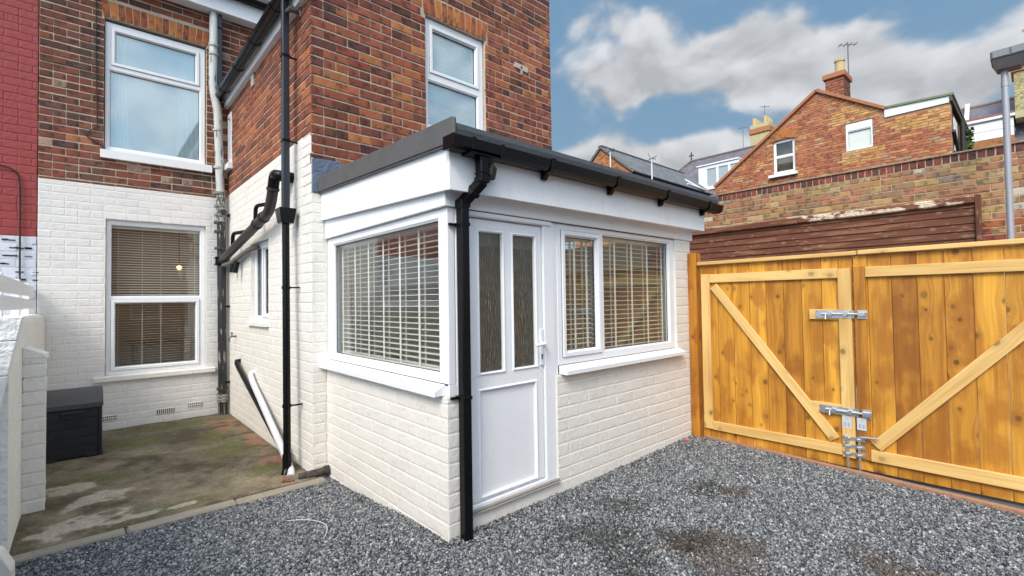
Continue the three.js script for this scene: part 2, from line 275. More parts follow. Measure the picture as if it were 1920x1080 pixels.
function layBricks(list, parent, F, o) {
  // o: u0,u1,v0,v1, holes [[u0,u1,v0,v1]], tones(u,v,r)->[tone,kind], seed, course, pitch, joint, limit(u,v)
  const r = rng(o.seed), ch = o.course || .1, pi = o.pitch || .256, jt = o.joint || .013;
  const soft = o.soft ? .45 : 1, n0 = Math.floor(o.v0 / ch + 1e-6), n1 = Math.ceil(o.v1 / ch - 1e-6);
  for (let c = n0; c < n1; c++) {
    const vb = Math.max(c * ch, o.v0) + jt * (o.soft ? .3 : .5), vt = Math.min((c + 1) * ch, o.v1) - jt * (o.soft ? .3 : .5); if (vt - vb < .02) continue;
    const header = o.headers !== false && ((c % 6) + 6) % 6 === 4, step = header ? pi / 2 : pi; let u = o.u0 + (header ? 0 : ((c & 1) ? -pi / 2 : 0)) + (o.shift || 0); while (u > o.u0) u -= step;
    let spans = [];
    for (; u < o.u1; u += step) { const odd = !header && r() < .06; if (odd) spans.push([u, u + step / 2], [u + step / 2, u + step]); else spans.push([u, u + step]); }
    for (let [a, b] of spans) {
      a = Math.max(a, o.u0); b = Math.min(b, o.u1); let cuts = [[a, b]];
      for (const hl of o.holes || []) { if (hl[2] > vt - .012 || hl[3] < vb + .012) continue; cuts = cuts.flatMap(([p, q]) => hl[1] <= p || hl[0] >= q ? [[p, q]] : [[p, Math.min(q, hl[0])], [Math.max(p, hl[1]), q]].filter((x) => x[1] - x[0] > .03)); }
      for (const [p, q] of cuts) {
        const w = q - p - (q === o.u1 ? 0 : jt / 2 * soft * .4) - (p === o.u0 ? 0 : jt / 2 * soft * .4), uc = (p + q) / 2; if (w < .02) continue; if (o.limit && !o.limit(uc, (vb + vt) / 2, w)) continue;
        const [tone, kind] = o.tones(uc, (vb + vt) / 2, r);
        addBrick(list, parent, F, uc + (r() - .5) * .004, (vb + vt) / 2 + (r() - .5) * .003, w, vt - vb, tone, kind, r, 0, o.deep ? (r() - .5) * o.deep : 0);
      }
    }
  }
}
function addBrick(list, parent, F, u, v, w, h, tone, kind, r, rot = 0, n = 0) {
  const q = (x) => Math.round(x * 100) / 100, bw = w > .19 ? .242 : w > .08 ? .115 : .06, g = brickGeo(bw, .086, kind === 'paint' ? 'paint' : 'raw', Math.floor(r() * 6), tone.map(q));
  const m = new THREE.Matrix4().multiplyMatrices(F, new THREE.Matrix4().makeTranslation(u, v, n)).multiply(new THREE.Matrix4().makeRotationZ(rot)).multiply(new THREE.Matrix4().makeScale(w / bw, h / .086, 1));
  const cs = [[-bw / 2, -.043], [bw / 2, -.043], [bw / 2, .043], [-bw / 2, .043]].map(([a, b]) => { const p = new THREE.Vector4(a, b, 0, 1).applyMatrix4(m).applyMatrix4(VP); return p.w > .1 ? [p.x / p.w, p.y / p.w] : [9, 9]; });
  let area = 0; for (let i = 0; i < 4; i++) { const a = cs[i], b = cs[(i + 1) % 4]; area += a[0] * b[1] - b[0] * a[1]; } const inside = cs.filter((c) => Math.abs(c[0]) < 1 && Math.abs(c[1]) < 1).length;
  list.push({ parent, kind, g, m, area: inside ? area * inside / 4 : area > 0 ? area * 1e-4 : 0 });
}
function emitBricks(list, limit = 300) {
  const brickMat = { raw: M.brick, paint: M.paint };
  list.sort((a, b) => b.area - a.area);
  list.slice(0, limit).forEach((b) => { const m = shadows(new THREE.Mesh(b.g, brickMat[b.kind])); m.name = 'brick'; const s = rootShift(b.parent), mm = new THREE.Matrix4().makeTranslation(-s.x, -s.y, -s.z).multiply(b.m); mm.decompose(m.position, m.quaternion, m.scale); b.parent.add(m); });
  const rest = new Map(); for (const b of list.slice(limit)) { const k = b.parent.uuid + b.kind; if (!rest.has(k)) rest.set(k, []); rest.get(k).push(b); }
  for (const bs of rest.values()) obj('brickwork', bs.map((b) => b.g.clone().applyMatrix4(b.m)), brickMat[bs[0].kind], bs[0].parent).userData.kind = 'stuff';
}
const pick = (r, a) => a[Math.floor(r() * a.length)];
const jitter = (t, r, k = .12) => { const f = 1 + (r() - .5) * 2 * k; return t.map((x) => x * f); };
const T_RED = [[0.312, 0.086, 0.047], [0.359, 0.102, 0.052], [0.265, 0.07, 0.041], [0.406, 0.123, 0.052], [0.195, 0.057, 0.039], [0.328, 0.102, 0.065], [0.289, 0.082, 0.05], [0.133, 0.049, 0.039], [0.343, 0.098, 0.052], [0.468, 0.172, 0.065]];
const T_BROWN = [[0.237, 0.076, 0.049], [0.2, 0.072, 0.049], [0.266, 0.08, 0.049], [0.163, 0.08, 0.057], [0.281, 0.096, 0.057], [0.215, 0.096, 0.066], [0.126, 0.06, 0.045], [0.244, 0.068, 0.045], [0.259, 0.08, 0.053]];
const T_ORANGE = [[0.413, 0.123, 0.05], [0.378, 0.106, 0.045], [0.447, 0.145, 0.059], [0.327, 0.088, 0.043], [0.284, 0.079, 0.041], [0.232, 0.07, 0.04]];
const T_YELLOW = [[0.45, 0.299, 0.128], [0.486, 0.273, 0.119], [0.423, 0.22, 0.102], [0.522, 0.37, 0.187], [0.378, 0.238, 0.119], [0.45, 0.246, 0.136], [0.324, 0.194, 0.111], [0.495, 0.326, 0.136]];
const white = (r) => { const k = .975 + r() * .025; return [.83 * k, .795 * k, .742 * k]; };

// ---------------------------------------------------------------- windows
function makeWindow(parent, F, o) {
  // o: u0,u1,v0,v1 outer frame; n front plane; fw frame width; lights [{u0,u1,v0,v1,sash}] are glass rectangles; glass material; sill [u0,u1,v0,v1,n0,n1]
  const w = part('window', parent), d = o.depth || .06, n = o.n;
  obj('frame', [plate(F, rect(o.u0, o.u1, o.v0, o.v1), o.lights.map((l) => { const e = l.sash ? .042 : .012; return [l.u0 - e, l.u1 + e, l.v0 - e, l.v1 + e]; }), n - d, n, .004)], o.mat || M.upvc, w);
  for (const l of o.lights) {
    if (l.sash) obj('sash', [plate(F, rect(l.u0 - .05, l.u1 + .05, l.v0 - .05, l.v1 + .05), [[l.u0 - .01, l.u1 + .01, l.v0 - .01, l.v1 + .01]], n - .03, n + .014, .005)], o.mat || M.upvc, w);
    if (l.sash) obj('seal_line', [plate(F, rect(l.u0 - .0535, l.u1 + .0535, l.v0 - .0535, l.v1 + .0535), [[l.u0 - .049, l.u1 + .049, l.v0 - .049, l.v1 + .049]], n - .01, n + .0025)], M.gasket, w);
    obj('glazing_bead', [plate(F, rect(l.u0 - .016, l.u1 + .016, l.v0 - .016, l.v1 + .016), [[l.u0, l.u1, l.v0, l.v1]], n - .034, n - .008, .005)], o.mat || M.upvc, w);
    obj('gasket', [plate(F, rect(l.u0 - .003, l.u1 + .003, l.v0 - .003, l.v1 + .003), [[l.u0 + .004, l.u1 - .004, l.v0 + .004, l.v1 - .004]], n - .036, n - .03)], M.gasket, w);
    obj('pane', [lbox(F, l.u0 - .004, l.u1 + .004, l.v0 - .004, l.v1 + .004, n - .056, n - .04, .001)], l.glass || o.glass || M.glass, w);
  }
  if (o.sill) { const s = o.sill; obj('sill', [plate(new THREE.Matrix4().multiplyMatrices(F, new THREE.Matrix4().makeBasis(new THREE.Vector3(0, 0, 1), new THREE.Vector3(0, 1, 0), new THREE.Vector3(-1, 0, 0)).setPosition(s[1], 0, 0)), [[s[4], s[2]], [s[5], s[2]], [s[5], s[3] - (s[6] || .018)], [s[4], s[3]]], [], 0, s[1] - s[0], .003)], o.sillMat || M.upvc, w); }
  return w;
}
function venetian(label, group, F, o) {
  // o: u0,u1,v0,v1,n, step, depth, tilt, tapes[]
  const c = new THREE.Vector3((o.u0 + o.u1) / 2, o.v0, o.n).applyMatrix4(F), t = thing('venetian_blind', label, 'blind', [c.x, c.y, c.z], group), r = rng(o.seed || 5), mat = o.mat || M.blind;
  for (let v = o.v0 + .03; v < o.v1 - .05; v += o.step) obj('slat', [cbox(o.u1 - o.u0, .003, o.depth, .001).rotateX((typeof o.tilt === 'function' ? o.tilt(v) : o.tilt) + (r() - .5) * .06).rotateZ((r() - .5) * .004).translate((o.u0 + o.u1) / 2, v, o.n).applyMatrix4(F)], mat, t);
  obj('head_rail', [lbox(F, o.u0, o.u1, o.v1 - .045, o.v1, o.n - .025, o.n + .025)], mat, t);
  obj('bottom_rail', [lbox(F, o.u0, o.u1, o.v0, o.v0 + .018, o.n - .025, o.n + .025)], mat, t);
  for (const u of o.tapes || []) for (const s of [-1, 1]) obj('ladder_tape', [lbox(F, u - (o.tw || .013), u + (o.tw || .013), o.v0, o.v1 - .02, o.n + s * (o.depth / 2 + .002) - .0008, o.n + s * (o.depth / 2 + .002) + .0008, .0005)], o.tw ? M.string : M.tape, t);
  return t;
}
function room(parent, x0, x1, y0, y1, z0, z1, open, mat) {     // five or fewer inner faces of a room, 6 cm thick
  const t = .06, g = [];
  if (!open.includes('f')) g.push(box(x0 - t, x1 + t, y0 - t, y0, z0 - t, z1 + t)); if (!open.includes('t')) g.push(box(x0 - t, x1 + t, y1, y1 + t, z0 - t, z1 + t));
  if (!open.includes('w')) g.push(box(x0 - t, x0, y0, y1, z0, z1)); if (!open.includes('e')) g.push(box(x1, x1 + t, y0, y1, z0, z1));
  if (!open.includes('s')) g.push(box(x0, x1, y0, y1, z1, z1 + t)); if (!open.includes('n')) g.push(box(x0, x1, y0, y1, z0 - t, z0));
  return obj('room_lining', g, mat, parent);
}
// ---------------------------------------------------------------- ground
const gy = (x, z) => -.115 + .115 * sstep(-2.0, -.15, z) + .03 * sstep(.6, 3.2, x) + (.026 + .02 * sstep(.3, 1.2, z)) * (fbm(x * 1.3 + 9, z * 1.3 + 9, 3, 0, 0, 12) - .5);
const inPlot = (x, z) => x > -2.42 && x < (z > 0 ? 3.322 - .094 * (z - .13) : 3.36) && z > (x < -.02 ? -1.94 : .0) && z < 3.6;
{
  const g = new THREE.PlaneGeometry(600, 600, 1, 1).rotateX(-Math.PI / 2); const m = obj('ground', [uvBox(g).translate(40, -.36, 0)], M.soil); structure(m);
  const b = new THREE.PlaneGeometry(5.9, 5.7, 60, 58).rotateX(-Math.PI / 2).translate(.45, 0, .75); const p = b.attributes.position;
  for (let i = 0; i < p.count; i++) p.setY(i, gy(p.getX(i), p.getZ(i)) - .018); b.computeVertexNormals();
  structure(obj('gravel_bed', [uvBox(b)], std({ color: C(.10, .105, .115), map: speckMap, roughness: 1 })));
}
{
  // crushed granite, one instanced object over the part of the yard the camera can see
  const geo = new THREE.IcosahedronGeometry(1, 0).toNonIndexed(), r0 = rng(5), push = new Map(), p = geo.attributes.position;
  for (let i = 0; i < p.count; i++) { const k = [p.getX(i), p.getY(i), p.getZ(i)].map((a) => a.toFixed(3)).join(); if (!push.has(k)) push.set(k, .72 + .5 * r0()); const s = push.get(k); p.setXYZ(i, p.getX(i) * s, p.getY(i) * s, p.getZ(i) * s); }
  geo.computeVertexNormals();
  const r = rng(77), f = new THREE.Vector3(Math.cos(YAW), 0, -Math.sin(YAW)), mats = [], cols = [], q = new THREE.Quaternion(), e = new THREE.Euler(), P = new THREE.Vector3(), S = new THREE.Vector3(), v = new THREE.Vector4();
  const dirt = [[1.15, 1.3, .36], [1.0, 1.6, .3], [1.65, 2.1, .28], [2.1, 1.0, .16]], damp = [[.78, .66, .30], [.62, .95, .26], [1.3, .5, .26], [2.0, .75, .25], [1.15, 1.1, .2]];
  for (let i = 0; i < 380000; i++) {
    const x = -2.42 + 5.8 * r(), z = -1.96 + 4.9 * r(); if (!inPlot(x, z)) continue;
    const dist = (x - EYE.x) * f.x + (z - EYE.z) * f.z; if (dist < 2.35) continue;
    v.set(x, 0, z, 1).applyMatrix4(VP); if (Math.abs(v.x / v.w) > 1.12) continue;
    const s = (.0043 + .0066 * Math.pow(r(), 2.1)), edge = (z < .07 && x > 0) || (x > -.08 && x < 0 && z < 0) ? .012 * r() : 0;
    P.set(x, gy(x, z) - .012 + .014 * r() + edge, z); e.set(r() * 6.3, r() * 6.3, r() * 6.3); S.set(s * (.8 + .6 * r()), s * (.55 + .4 * r()), s * (.8 + .5 * r()));
    mats.push(new THREE.Matrix4().compose(P, q.setFromEuler(e), S));
    let t = r(), c = t < .30 ? [.054, .060, .070] : t < .60 ? [.130, .137, .147] : t < .89 ? [.240, .244, .248] : t < .975 ? [.42, .418, .415] : [.32, .27, .23];
    const n = fbm(x * 2.2 + 5, z * 2.2 + 5, 4, 0, 0, 66) - .5; let d = 0, w = 0;
    for (const a of dirt) d = Math.max(d, sstep(1.15, .3, Math.hypot(x - a[0], z - a[1]) / a[2] + n * 1.6)); for (const a of damp) w = Math.max(w, sstep(1.15, .3, Math.hypot(x - a[0], z - a[1]) / a[2] + n * 1.6));
    if (r() < d * .75) c = mix3(c, [.10, .065, .045], .78); if (r() < w * .75) c = c.map((k, i2) => k * [.42, .42, .38][i2]);
    const k = .85 + .3 * r(); cols.push(c.map((a) => a * k));
  }
  const g = new THREE.InstancedMesh(geo, std({ roughness: .82 }), mats.length); g.name = 'gravel'; g.castShadow = g.receiveShadow = true;
  const col = new THREE.Color(); mats.forEach((m, i) => { g.setMatrixAt(i, m); g.setColorAt(i, col.setRGB(...cols[i])); });
  scene.add(tag(g, 'loose grey and blue crushed granite gravel covering the yard', 'gravel')); g.userData.kind = 'stuff';
}
{
  // old concrete slab with moss, brick dust and bare patches
  const X0 = -2.2, X1 = -.134, Z0 = -5.9, Z1 = -2.07, pale = [[-1.9, -3.45, .20, .16], [-1.78, -2.95, .22, .17], [-1.84, -2.38, .30, .16], [-1.5, -2.25, .3, .06]], moss = [[-1.2, -4.9, .6, .3], [-.55, -3.7, .32, .28], [-.75, -5.5, .8, .2], [-1.9, -3.55, .5, .18], [-.38, -2.75, .22, .18], [-1.25, -2.25, .35, .1], [-.6, -4.5, .3, .4]], rust = [[-.3, -5.1, .26, .45], [-.25, -3.9, .1, .7], [-.3, -2.95, .15, .3]];
  const map = tex(1024, 2048, (u, v) => {
    const x = X0 + u * (X1 - X0), z = Z1 - v * (Z1 - Z0), n = fbm(x * 3 + 20, z * 3 + 40, 5, 0, 0, 7), n2 = fbm(x * 9 + 20, z * 9 + 40, 5, 0, 0, 29), gr = vnoise(x * 120 + 900, z * 120 + 900, 0, 0, 3), gr2 = vnoise(x * 60 + 900, z * 60 + 900, 0, 0, 43);
    let c = mix3([.066, .048, .030], [.262, .205, .145], Math.min(1, Math.max(0, (n - .34) * 1.9 + (n2 - .5) * 1.3 + .15)));
    const hit = (a, s) => { let m = 0; for (const p of a) m = Math.max(m, 1 - Math.hypot((x - p[0]) / p[2], (z - p[1]) / p[3]) + (n2 - .5) * s + (n - .5) * s); return m; };
    c = mix3(c, [.088, .092, .022], sstep(-.25, .6, hit(moss, 2.0)) * .85); c = mix3(c, [.30, .12, .075], sstep(0, .8, hit(rust, 1.8)) * .65); c = mix3(c, [.50, .43, .36], sstep(0, .55, hit(pale, 2.2)) * .6);
    const g = .68 + .34 * gr + .3 * gr2; c = c.map((k) => k * g); if (gr2 > .93 && gr > .55) c = mix3(c, [.5, .45, .38], .55); return c;
  }, 1, 1);
  map.wrapS = map.wrapT = THREE.ClampToEdgeWrapping;
  const mat = std({ map, bumpMap: tex(512, 512, (u, v) => .6 * fbm(u * 6, v * 6, 5, 6, 6, 2) + .4 * fbm(u * 60, v * 60, 3, 60, 60, 3), 1, 1, false), bumpScale: .025, roughness: .9 });
  const g = new THREE.PlaneGeometry(X1 - X0, Z1 - Z0, 40, 70).rotateX(-Math.PI / 2), p = g.attributes.position;
  for (let i = 0; i < p.count; i++) p.setY(i, .012 * (fbm(p.getX(i) * 2 + 8, p.getZ(i) * 2 + 8, 3, 0, 0, 3) - .5)); g.computeVertexNormals();
  g.translate((X0 + X1) / 2, -.1, (Z0 + Z1) / 2);
  const b = box(X0, X1, -.35, -.112, Z0, Z1); const ub = b.attributes.uv; for (let i = 0; i < ub.count; i++) ub.setXY(i, .5, .5);
  structure(obj('concrete_slab', [g, b], mat));
  const eg = []; let x = -2.2; const r = rng(3);
  for (const w of [.62, .74, .8]) { const s = obj('edging_stone', [box(x + .004, Math.min(x + w, -.07) - .004, -.3, -.092 - r() * .008, -2.062, -1.945, .012).rotateY((r() - .5) * .008)], std({ color: C(.30, .26, .205), map: speckMap, bumpMap: paintBump, bumpScale: .014, roughness: .92 })); tag(s, ['pale concrete edging strip at the slab corner by the garden wall', 'middle concrete edging strip between slab and gravel', 'concrete edging strip ending at the clay pipe'][eg.length], 'edging', 'edging strips along the slab'); eg.push(s); x += w; }
}
structure(obj('alley_road', [box(3.6, 7.5, -.2, -.03, -9, 12)], M.concrete));

// ---------------------------------------------------------------- the house
const house = thing('brick_house', 'red brick terraced house with white painted ground floor and rear wing', 'house', [1.2, -.2, -4.5]);
{
  const FS = FR.S(-2.15), FN = FR.S(-5.9), FW = FR.W(-.142), list = [], mortar = M.mortar;
  const wS = part('wall', house), wW = part('wall', house), wN = part('wall', house);
  const roofY = (u) => 4.93 + (u + .142) * .62, BND = 3.32, BN = 3.262;
  // cores (mortar), with reveals
  const hS = [1.2, 2.115, 3.62, 5.045];
  obj('mortar', [plate(FS, [[-.134, 2.70], [3.372, 2.70], [3.372, roofY(3.372)], [-.134, roofY(-.134)]], [hS], -.25, -.0065)], mortar, wS);
  obj('painted_wall', [plate(FS, rect(-.136, 3.372, -.3, 2.70), [], -.25, -.0028)], M.paintCore, wS);
  obj('mortar', [plate(FW, rect(-5.9, -2.4, BND, 4.86), [[-5.86, -5.60, 3.74, 4.6]], -.25, -.0065)], mortar, wW);
  obj('painted_wall', [plate(FW, rect(-5.9, -2.4, -.3, BND), [[-4.49, -3.66, 1.36, 2.41]], -.25, -.0028)], M.paintCore, wW);
  const hN1 = [-1.637, -.43, 3.7, 5.625], hN2 = [-1.612, -.436, .63, 2.815];
  obj('mortar', [plate(FN, rect(-2.276, 3.5, BN, 6.4), [hN1], -.26, -.0065)], mortar, wN);
  obj('painted_wall', [plate(FN, rect(-2.276, -.142, -.3, BN), [hN2], -.26, -.0028)], M.paintCore, wN);
  obj('wall', [box(3.14, 3.372, -.3, 6.9, -5.9, -2.4), box(-.142, 3.5, -.3, BN, -6.16, -5.92), box(-2.276, -2.1, -.3, 6.4, -10, -6.16), box(3.2, 3.5, -.3, 6.4, -10, -6.16), box(-2.1, 3.2, -.3, 6.4, -10, -9.8)], M.redCore.clone(), house).material.color.setRGB(.25, .09, .06);
  // south face
  const weather = (t, u, v, r) => { const n = fbm(u * 1.1 + 31, v * 1.4 + 17, 4, 0, 0, 301) + (r() - .5) * .16, k = sstep(.52, .68, n); return mix3(t, [t[0] * .52 + .02, t[1] * .58 + .012, t[2] * .6 + .008], k * .55); };
  const stone = (t) => (u, v, r) => [weather(jitter(pick(r, t), r, .16), u, v, r), 'raw'];
  layBricks(list, wS, FS, { u0: -.142, u1: 3.38, v0: 2.7, v1: 6.9, holes: [hS, [1.16, 2.155, 5.04, 5.3]], tones: stone(T_RED), seed: 1, deep: .005, joint: .015, limit: (u, v, w) => v < roofY(u) - .05 });
  layBricks(list, wS, FS, { u0: -.142, u1: 0, v0: -.2, v1: 2.7, tones: (u, v, r) => [white(r), 'paint'], soft: true, seed: 2, deep: .0016 });
  // side wall
  layBricks(list, wW, FW, { u0: -5.9, u1: -2.15, v0: BND, v1: 4.72, holes: [[-5.86, -5.60, 3.74, 4.6]], tones: stone(T_ORANGE), joint: .015, seed: 3, deep: .004 });
  layBricks(list, wW, FW, { u0: -5.9, u1: -2.15, v0: -.15, v1: BND, holes: [[-4.49, -3.66, 1.36, 2.41]], tones: (u, v, r) => [white(r), 'paint'], soft: true, seed: 4, deep: .0016 });
  // rear wall
  layBricks(list, wN, FN, { u0: -2.276, u1: .55, v0: BN, v1: 6.16, holes: [hN1, [-1.66, -.405, 5.62, 5.87]], tones: (u, v, r) => [weather(r() < .05 ? [.46, .30, .22] : pick(r, u < -1.66 && r() < .8 ? T_BROWN : u < -1.66 ? T_RED : v < 3.7 ? T_BROWN : r() < .7 ? T_RED : T_BROWN), u, v, r), 'raw'], seed: 5, deep: .006, joint: .0165, limit: (u, v) => u < -.15 || v > roofY(u) + .02 });
  layBricks(list, wN, FN, { u0: -2.276, u1: -.142, v0: -.12, v1: BN, holes: [hN2], tones: (u, v, r) => [white(r).map((k, i) => k * [.97, .98, 1.02][i]), 'paint'], soft: true, seed: 6, deep: .0016 });
  // soldier arches
  const arch = (w, F, u0, u1, v0, h, n, tones, seed) => { const r = rng(seed), um = (u0 + u1) / 2; for (let i = 0; i < n; i++) { const u = lerp(u0, u1, (i + .5) / n), a = (u - um) / (u1 - um) * -.13; addBrick(list, w, F, u + (u - um) * .05, v0 + h / 2, h - .012, (u1 - u0) / n * 1.06 - .012, jitter(pick(r, tones), r, .1), 'raw', r, Math.PI / 2 + a, .001); } };
  const T_ARCH = [[.44, .13, .045], [.40, .11, .04], [.50, .16, .05], [.36, .10, .04], [.56, .21, .055]];
  arch(wS, FS, 1.19, 2.125, 5.045, .245, 11, T_ARCH, 8); arch(wN, FN, -1.635, -.43, 5.625, .24, 15, T_ARCH, 9);
  emitBricks(list, 300);
  // mortar repairs and plates
  obj('mortar_patch', [plate(FS, [[2.63, 4.86], [2.645, 4.93], [2.90, 4.925], [2.895, 4.845], [2.79, 4.85], [2.785, 4.79], [2.76, 4.79], [2.755, 4.855]], [], -.004, .009, .002)], std({ color: C(.50, .46, .40), map: speckMap, roughness: .95 }), wS);
  obj('plug_hole', [new THREE.CylinderGeometry(.014, .014, .01, 12).rotateX(Math.PI / 2).translate(2.765, 4.888, -2.138)], M.cable, wS);
  obj('lead_flashing', [plate(FS, [[-.139, 2.71], [-.139, 3.045], [.16, 3.06], [.2, 3.035], [3.37, 3.04], [3.37, 2.71]], [], -.006, .014, .004)], M.lead, house);
  obj('vent_tile', [lbox(FW, -4.40, -4.28, 4.53, 4.70, -.005, .018)], std({ color: C(.45, .44, .40), map: speckMap, roughness: .9 }), wW);
  // air bricks at the foot of the rear wall
  for (const [u0, u1, v, slots] of [[-1.045, -.824, .056, 1], [-.666, -.477, .09, 2], [-1.66, -1.48, .06, 2]]) {
    const a = part('air_brick', wN); obj('grille', [lbox(FN, u0, u1, v - .04, v + .04, -.006, .008, .004)], M.paintCore, a);
    const gs = [], n = slots === 1 ? 9 : 8; for (let i = 0; i < n; i++) for (let j = 0; j < slots; j++) { const u = lerp(u0, u1, (i + .5) / n), h = slots === 1 ? .032 : .011, c = slots === 1 ? v : v + (j - .5) * .034; gs.push(lbox(FN, u - .0062, u + .0062, c - h, c + h, 0, .0095, .001)); }
    obj('slot', gs, M.gasket, a);
  }
  // windows
  makeWindow(house, FS, { u0: 1.215, u1: 2.108, v0: 3.64, v1: 5.036, n: -.05, lights: [{ u0: 1.333, u1: 1.985, v0: 4.423, v1: 4.913, sash: true }, { u0: 1.267, u1: 2.011, v0: 3.74, v1: 4.272 }], glass: M.skyGlass, sill: [1.16, 2.16, 3.57, 3.64, -.05, .05] });
  makeWindow(house, FN, { u0: -1.626, u1: -.443, v0: 3.77, v1: 5.585, n: -.05, lights: [{ u0: -1.512, u1: -.567, v0: 5.032, v1: 5.465, sash: true }, { u0: -1.572, u1: -.515, v0: 3.83, v1: 4.905 }], glass: M.skyGlass, sill: [-1.675, -.36, 3.64, 3.77, -.05, .055], sillMat: M.fascia });
  makeWindow(house, FN, { u0: -1.605, u1: -.44, v0: .64, v1: 2.808, n: -.05, lights: [{ u0: -1.548, u1: -.508, v0: 1.737, v1: 2.728 }, { u0: -1.503, u1: -.562, v0: .747, v1: 1.632, sash: true }], sill: [-1.73, -.315, .565, .64, -.05, .05], sillMat: M.paintCore });
  makeWindow(house, FW, { u0: -4.48, u1: -3.67, v0: 1.37, v1: 2.40, n: -.045, lights: [{ u0: -4.42, u1: -4.12, v0: 1.44, v1: 2.33 }, { u0: -4.03, u1: -3.75, v0: 1.47, v1: 2.30, sash: true }], sill: [-4.56, -3.64, 1.31, 1.37, -.045, .04], sillMat: M.paintCore });
  makeWindow(house, FW, { u0: -5.85, u1: -5.61, v0: 3.78, v1: 4.58, n: .012, lights: [{ u0: -5.80, u1: -5.66, v0: 3.86, v1: 4.5 }], sill: [-5.88, -5.55, 3.68, 3.78, 0, .07] });
  // rooms behind the glass
  room(house, -2.05, 1.6, .0, 3.1, -8.4, -6.16, 's', std({ color: C(.45, .32, .20), roughness: .9 })); room(house, -2.05, 1.6, 3.3, 6.1, -9.2, -6.16, 's', M.roomPale); room(house, .11, 3.07, 3.25, 4.95, -5.6, -2.4, 'sw', M.roomPale); room(house, .11, 3.07, 0, 3.1, -5.6, -2.46, 'w', M.roomDark);
  // roofs and eaves
  const rf = part('roof', house);
  obj('roof_slope', [plate(FR.S(-5.9), [[-.24, 4.90], [3.46, 7.2], [3.46, 7.34], [-.24, 5.02]], [], 0, 3.80)], M.trimGrey, rf);
  obj('roof_slope', [plate(FR.W(-2.276), [[-5.62, 6.42], [-5.62, 6.55], [-8, 8.5], [-10.4, 6.55], [-10.4, 6.42]], [], -5.78, 0)], M.trimGrey, rf);
  obj('fascia', [box(-.20, -.172, 4.70, 4.86, -5.85, -2.05)], M.fascia, rf); obj('soffit', [box(-.175, -.10, 4.70, 4.725, -5.88, -2.12)], M.fascia, rf);
  obj('fascia', [box(-2.276, .9, 6.14, 6.40, -5.72, -5.69)], M.fascia, rf); obj('soffit', [box(-2.276, .9, 6.14, 6.165, -5.9, -5.722)], M.fascia, rf);
}
// rainwater goods on the house
function halfGutter(name, label, a, b, r, F, brackets) {      // a half-round gutter from a to b, open side up
  const A = V3(a), B = V3(b), t = thing(name, label, 'gutter', [(a[0] + b[0]) / 2, Math.min(a[1], b[1]) - r, (a[2] + b[2]) / 2]);
  const L = A.distanceTo(B), s = new THREE.Shape(); s.absarc(0, 0, r, Math.PI, 2 * Math.PI, false); s.lineTo(r - .005, 0); s.absarc(0, 0, r - .005, 0, Math.PI, true); s.lineTo(-r, 0);
  const d = B.clone().sub(A).normalize(), x = new THREE.Vector3().crossVectors(new THREE.Vector3(0, 1, 0), d).normalize(), m = new THREE.Matrix4().makeBasis(x, new THREE.Vector3().crossVectors(d, x), d).setPosition(A);
  obj('gutter_trough', [uvBox(new THREE.ExtrudeGeometry(s, { depth: L, bevelEnabled: false, curveSegments: 12 })).applyMatrix4(m)], M.black, t);
  for (const k of brackets) { const s2 = new THREE.Shape(); s2.absarc(0, 0, r + .007, Math.PI, 2 * Math.PI, false); s2.lineTo(r + .007, .012); s2.lineTo(r + .001, .012); s2.absarc(0, 0, r + .001, 0, Math.PI, true); s2.lineTo(-r - .007, .012); obj('gutter_bracket', [uvBox(new THREE.ExtrudeGeometry(s2, { depth: .045, bevelEnabled: false, curveSegments: 12 })).translate(0, 0, k * L).applyMatrix4(m)], M.black, t); }
  obj('end_cap', [uvBox(new THREE.ExtrudeGeometry(s.clone(), { depth: .004, bevelEnabled: false })).applyMatrix4(m), new THREE.CircleGeometry(r, 16, Math.PI, Math.PI).applyMatrix4(m)], M.black, t);
  return t;
}
halfGutter('gutter', 'black half round gutter along the eave over the side wall', [-.275, 4.845, -5.86], [-.275, 4.87, -2.02], .068, null, [.10, .33, .55, .78]);
halfGutter('gutter', 'black gutter under the main roof at the top edge of the photo', [-2.2, 6.43, -5.61], [1.0, 6.45, -5.61], .065, null, [.2, .5, .62]);
{
  const t = thing('downpipe', 'tall black downpipe with a square hopper half way up the side wall', 'downpipe', [-.27, -.12, -2.55]);
  const X = -.262, Z = -2.56;
  obj('square_pipe', [box(X - .034, X + .034, 2.56, 4.83, Z - .034, Z + .034, .006)], std({ color: C(.02, .023, .032), roughness: .3 }), t);
  const hp = new THREE.CylinderGeometry(.115, .088, .14, 4).toNonIndexed(); hp.computeVertexNormals(); obj('hopper', [uvBox(hp.rotateY(Math.PI / 4).translate(X, 2.50, Z)), box(X - .083, X + .083, 2.565, 2.585, Z - .083, Z + .083)], M.black, t);
  obj('round_pipe', [rod([X, 2.44, Z], [X - .035, -.12, Z + .14], .036, 20)], M.black, t);
  obj('shoe', [tube([[X - .035, .08, Z + .13], [X - .036, -.06, Z + .14], [X - .06, -.115, Z + .17]], .043, 16)], M.black, t);
  for (const y of [1.76, .56]) { const k = (2.44 - y) / 2.56, px = X - .035 * k, pz = Z + .14 * k; obj('pipe_clip', [new THREE.CylinderGeometry(.043, .043, .03, 18).translate(px, y, pz), box(px + .03, -.14, y - .008, y + .008, pz + .012, pz + .03)], M.black, t); }
  for (const y of [4.2, 3.3]) obj('pipe_clip', [box(X - .04, X + .04, y - .015, y + .015, Z - .04, Z + .04), box(X + .03, -.14, y - .008, y + .008, Z - .01, Z + .01)], M.black, t);
}
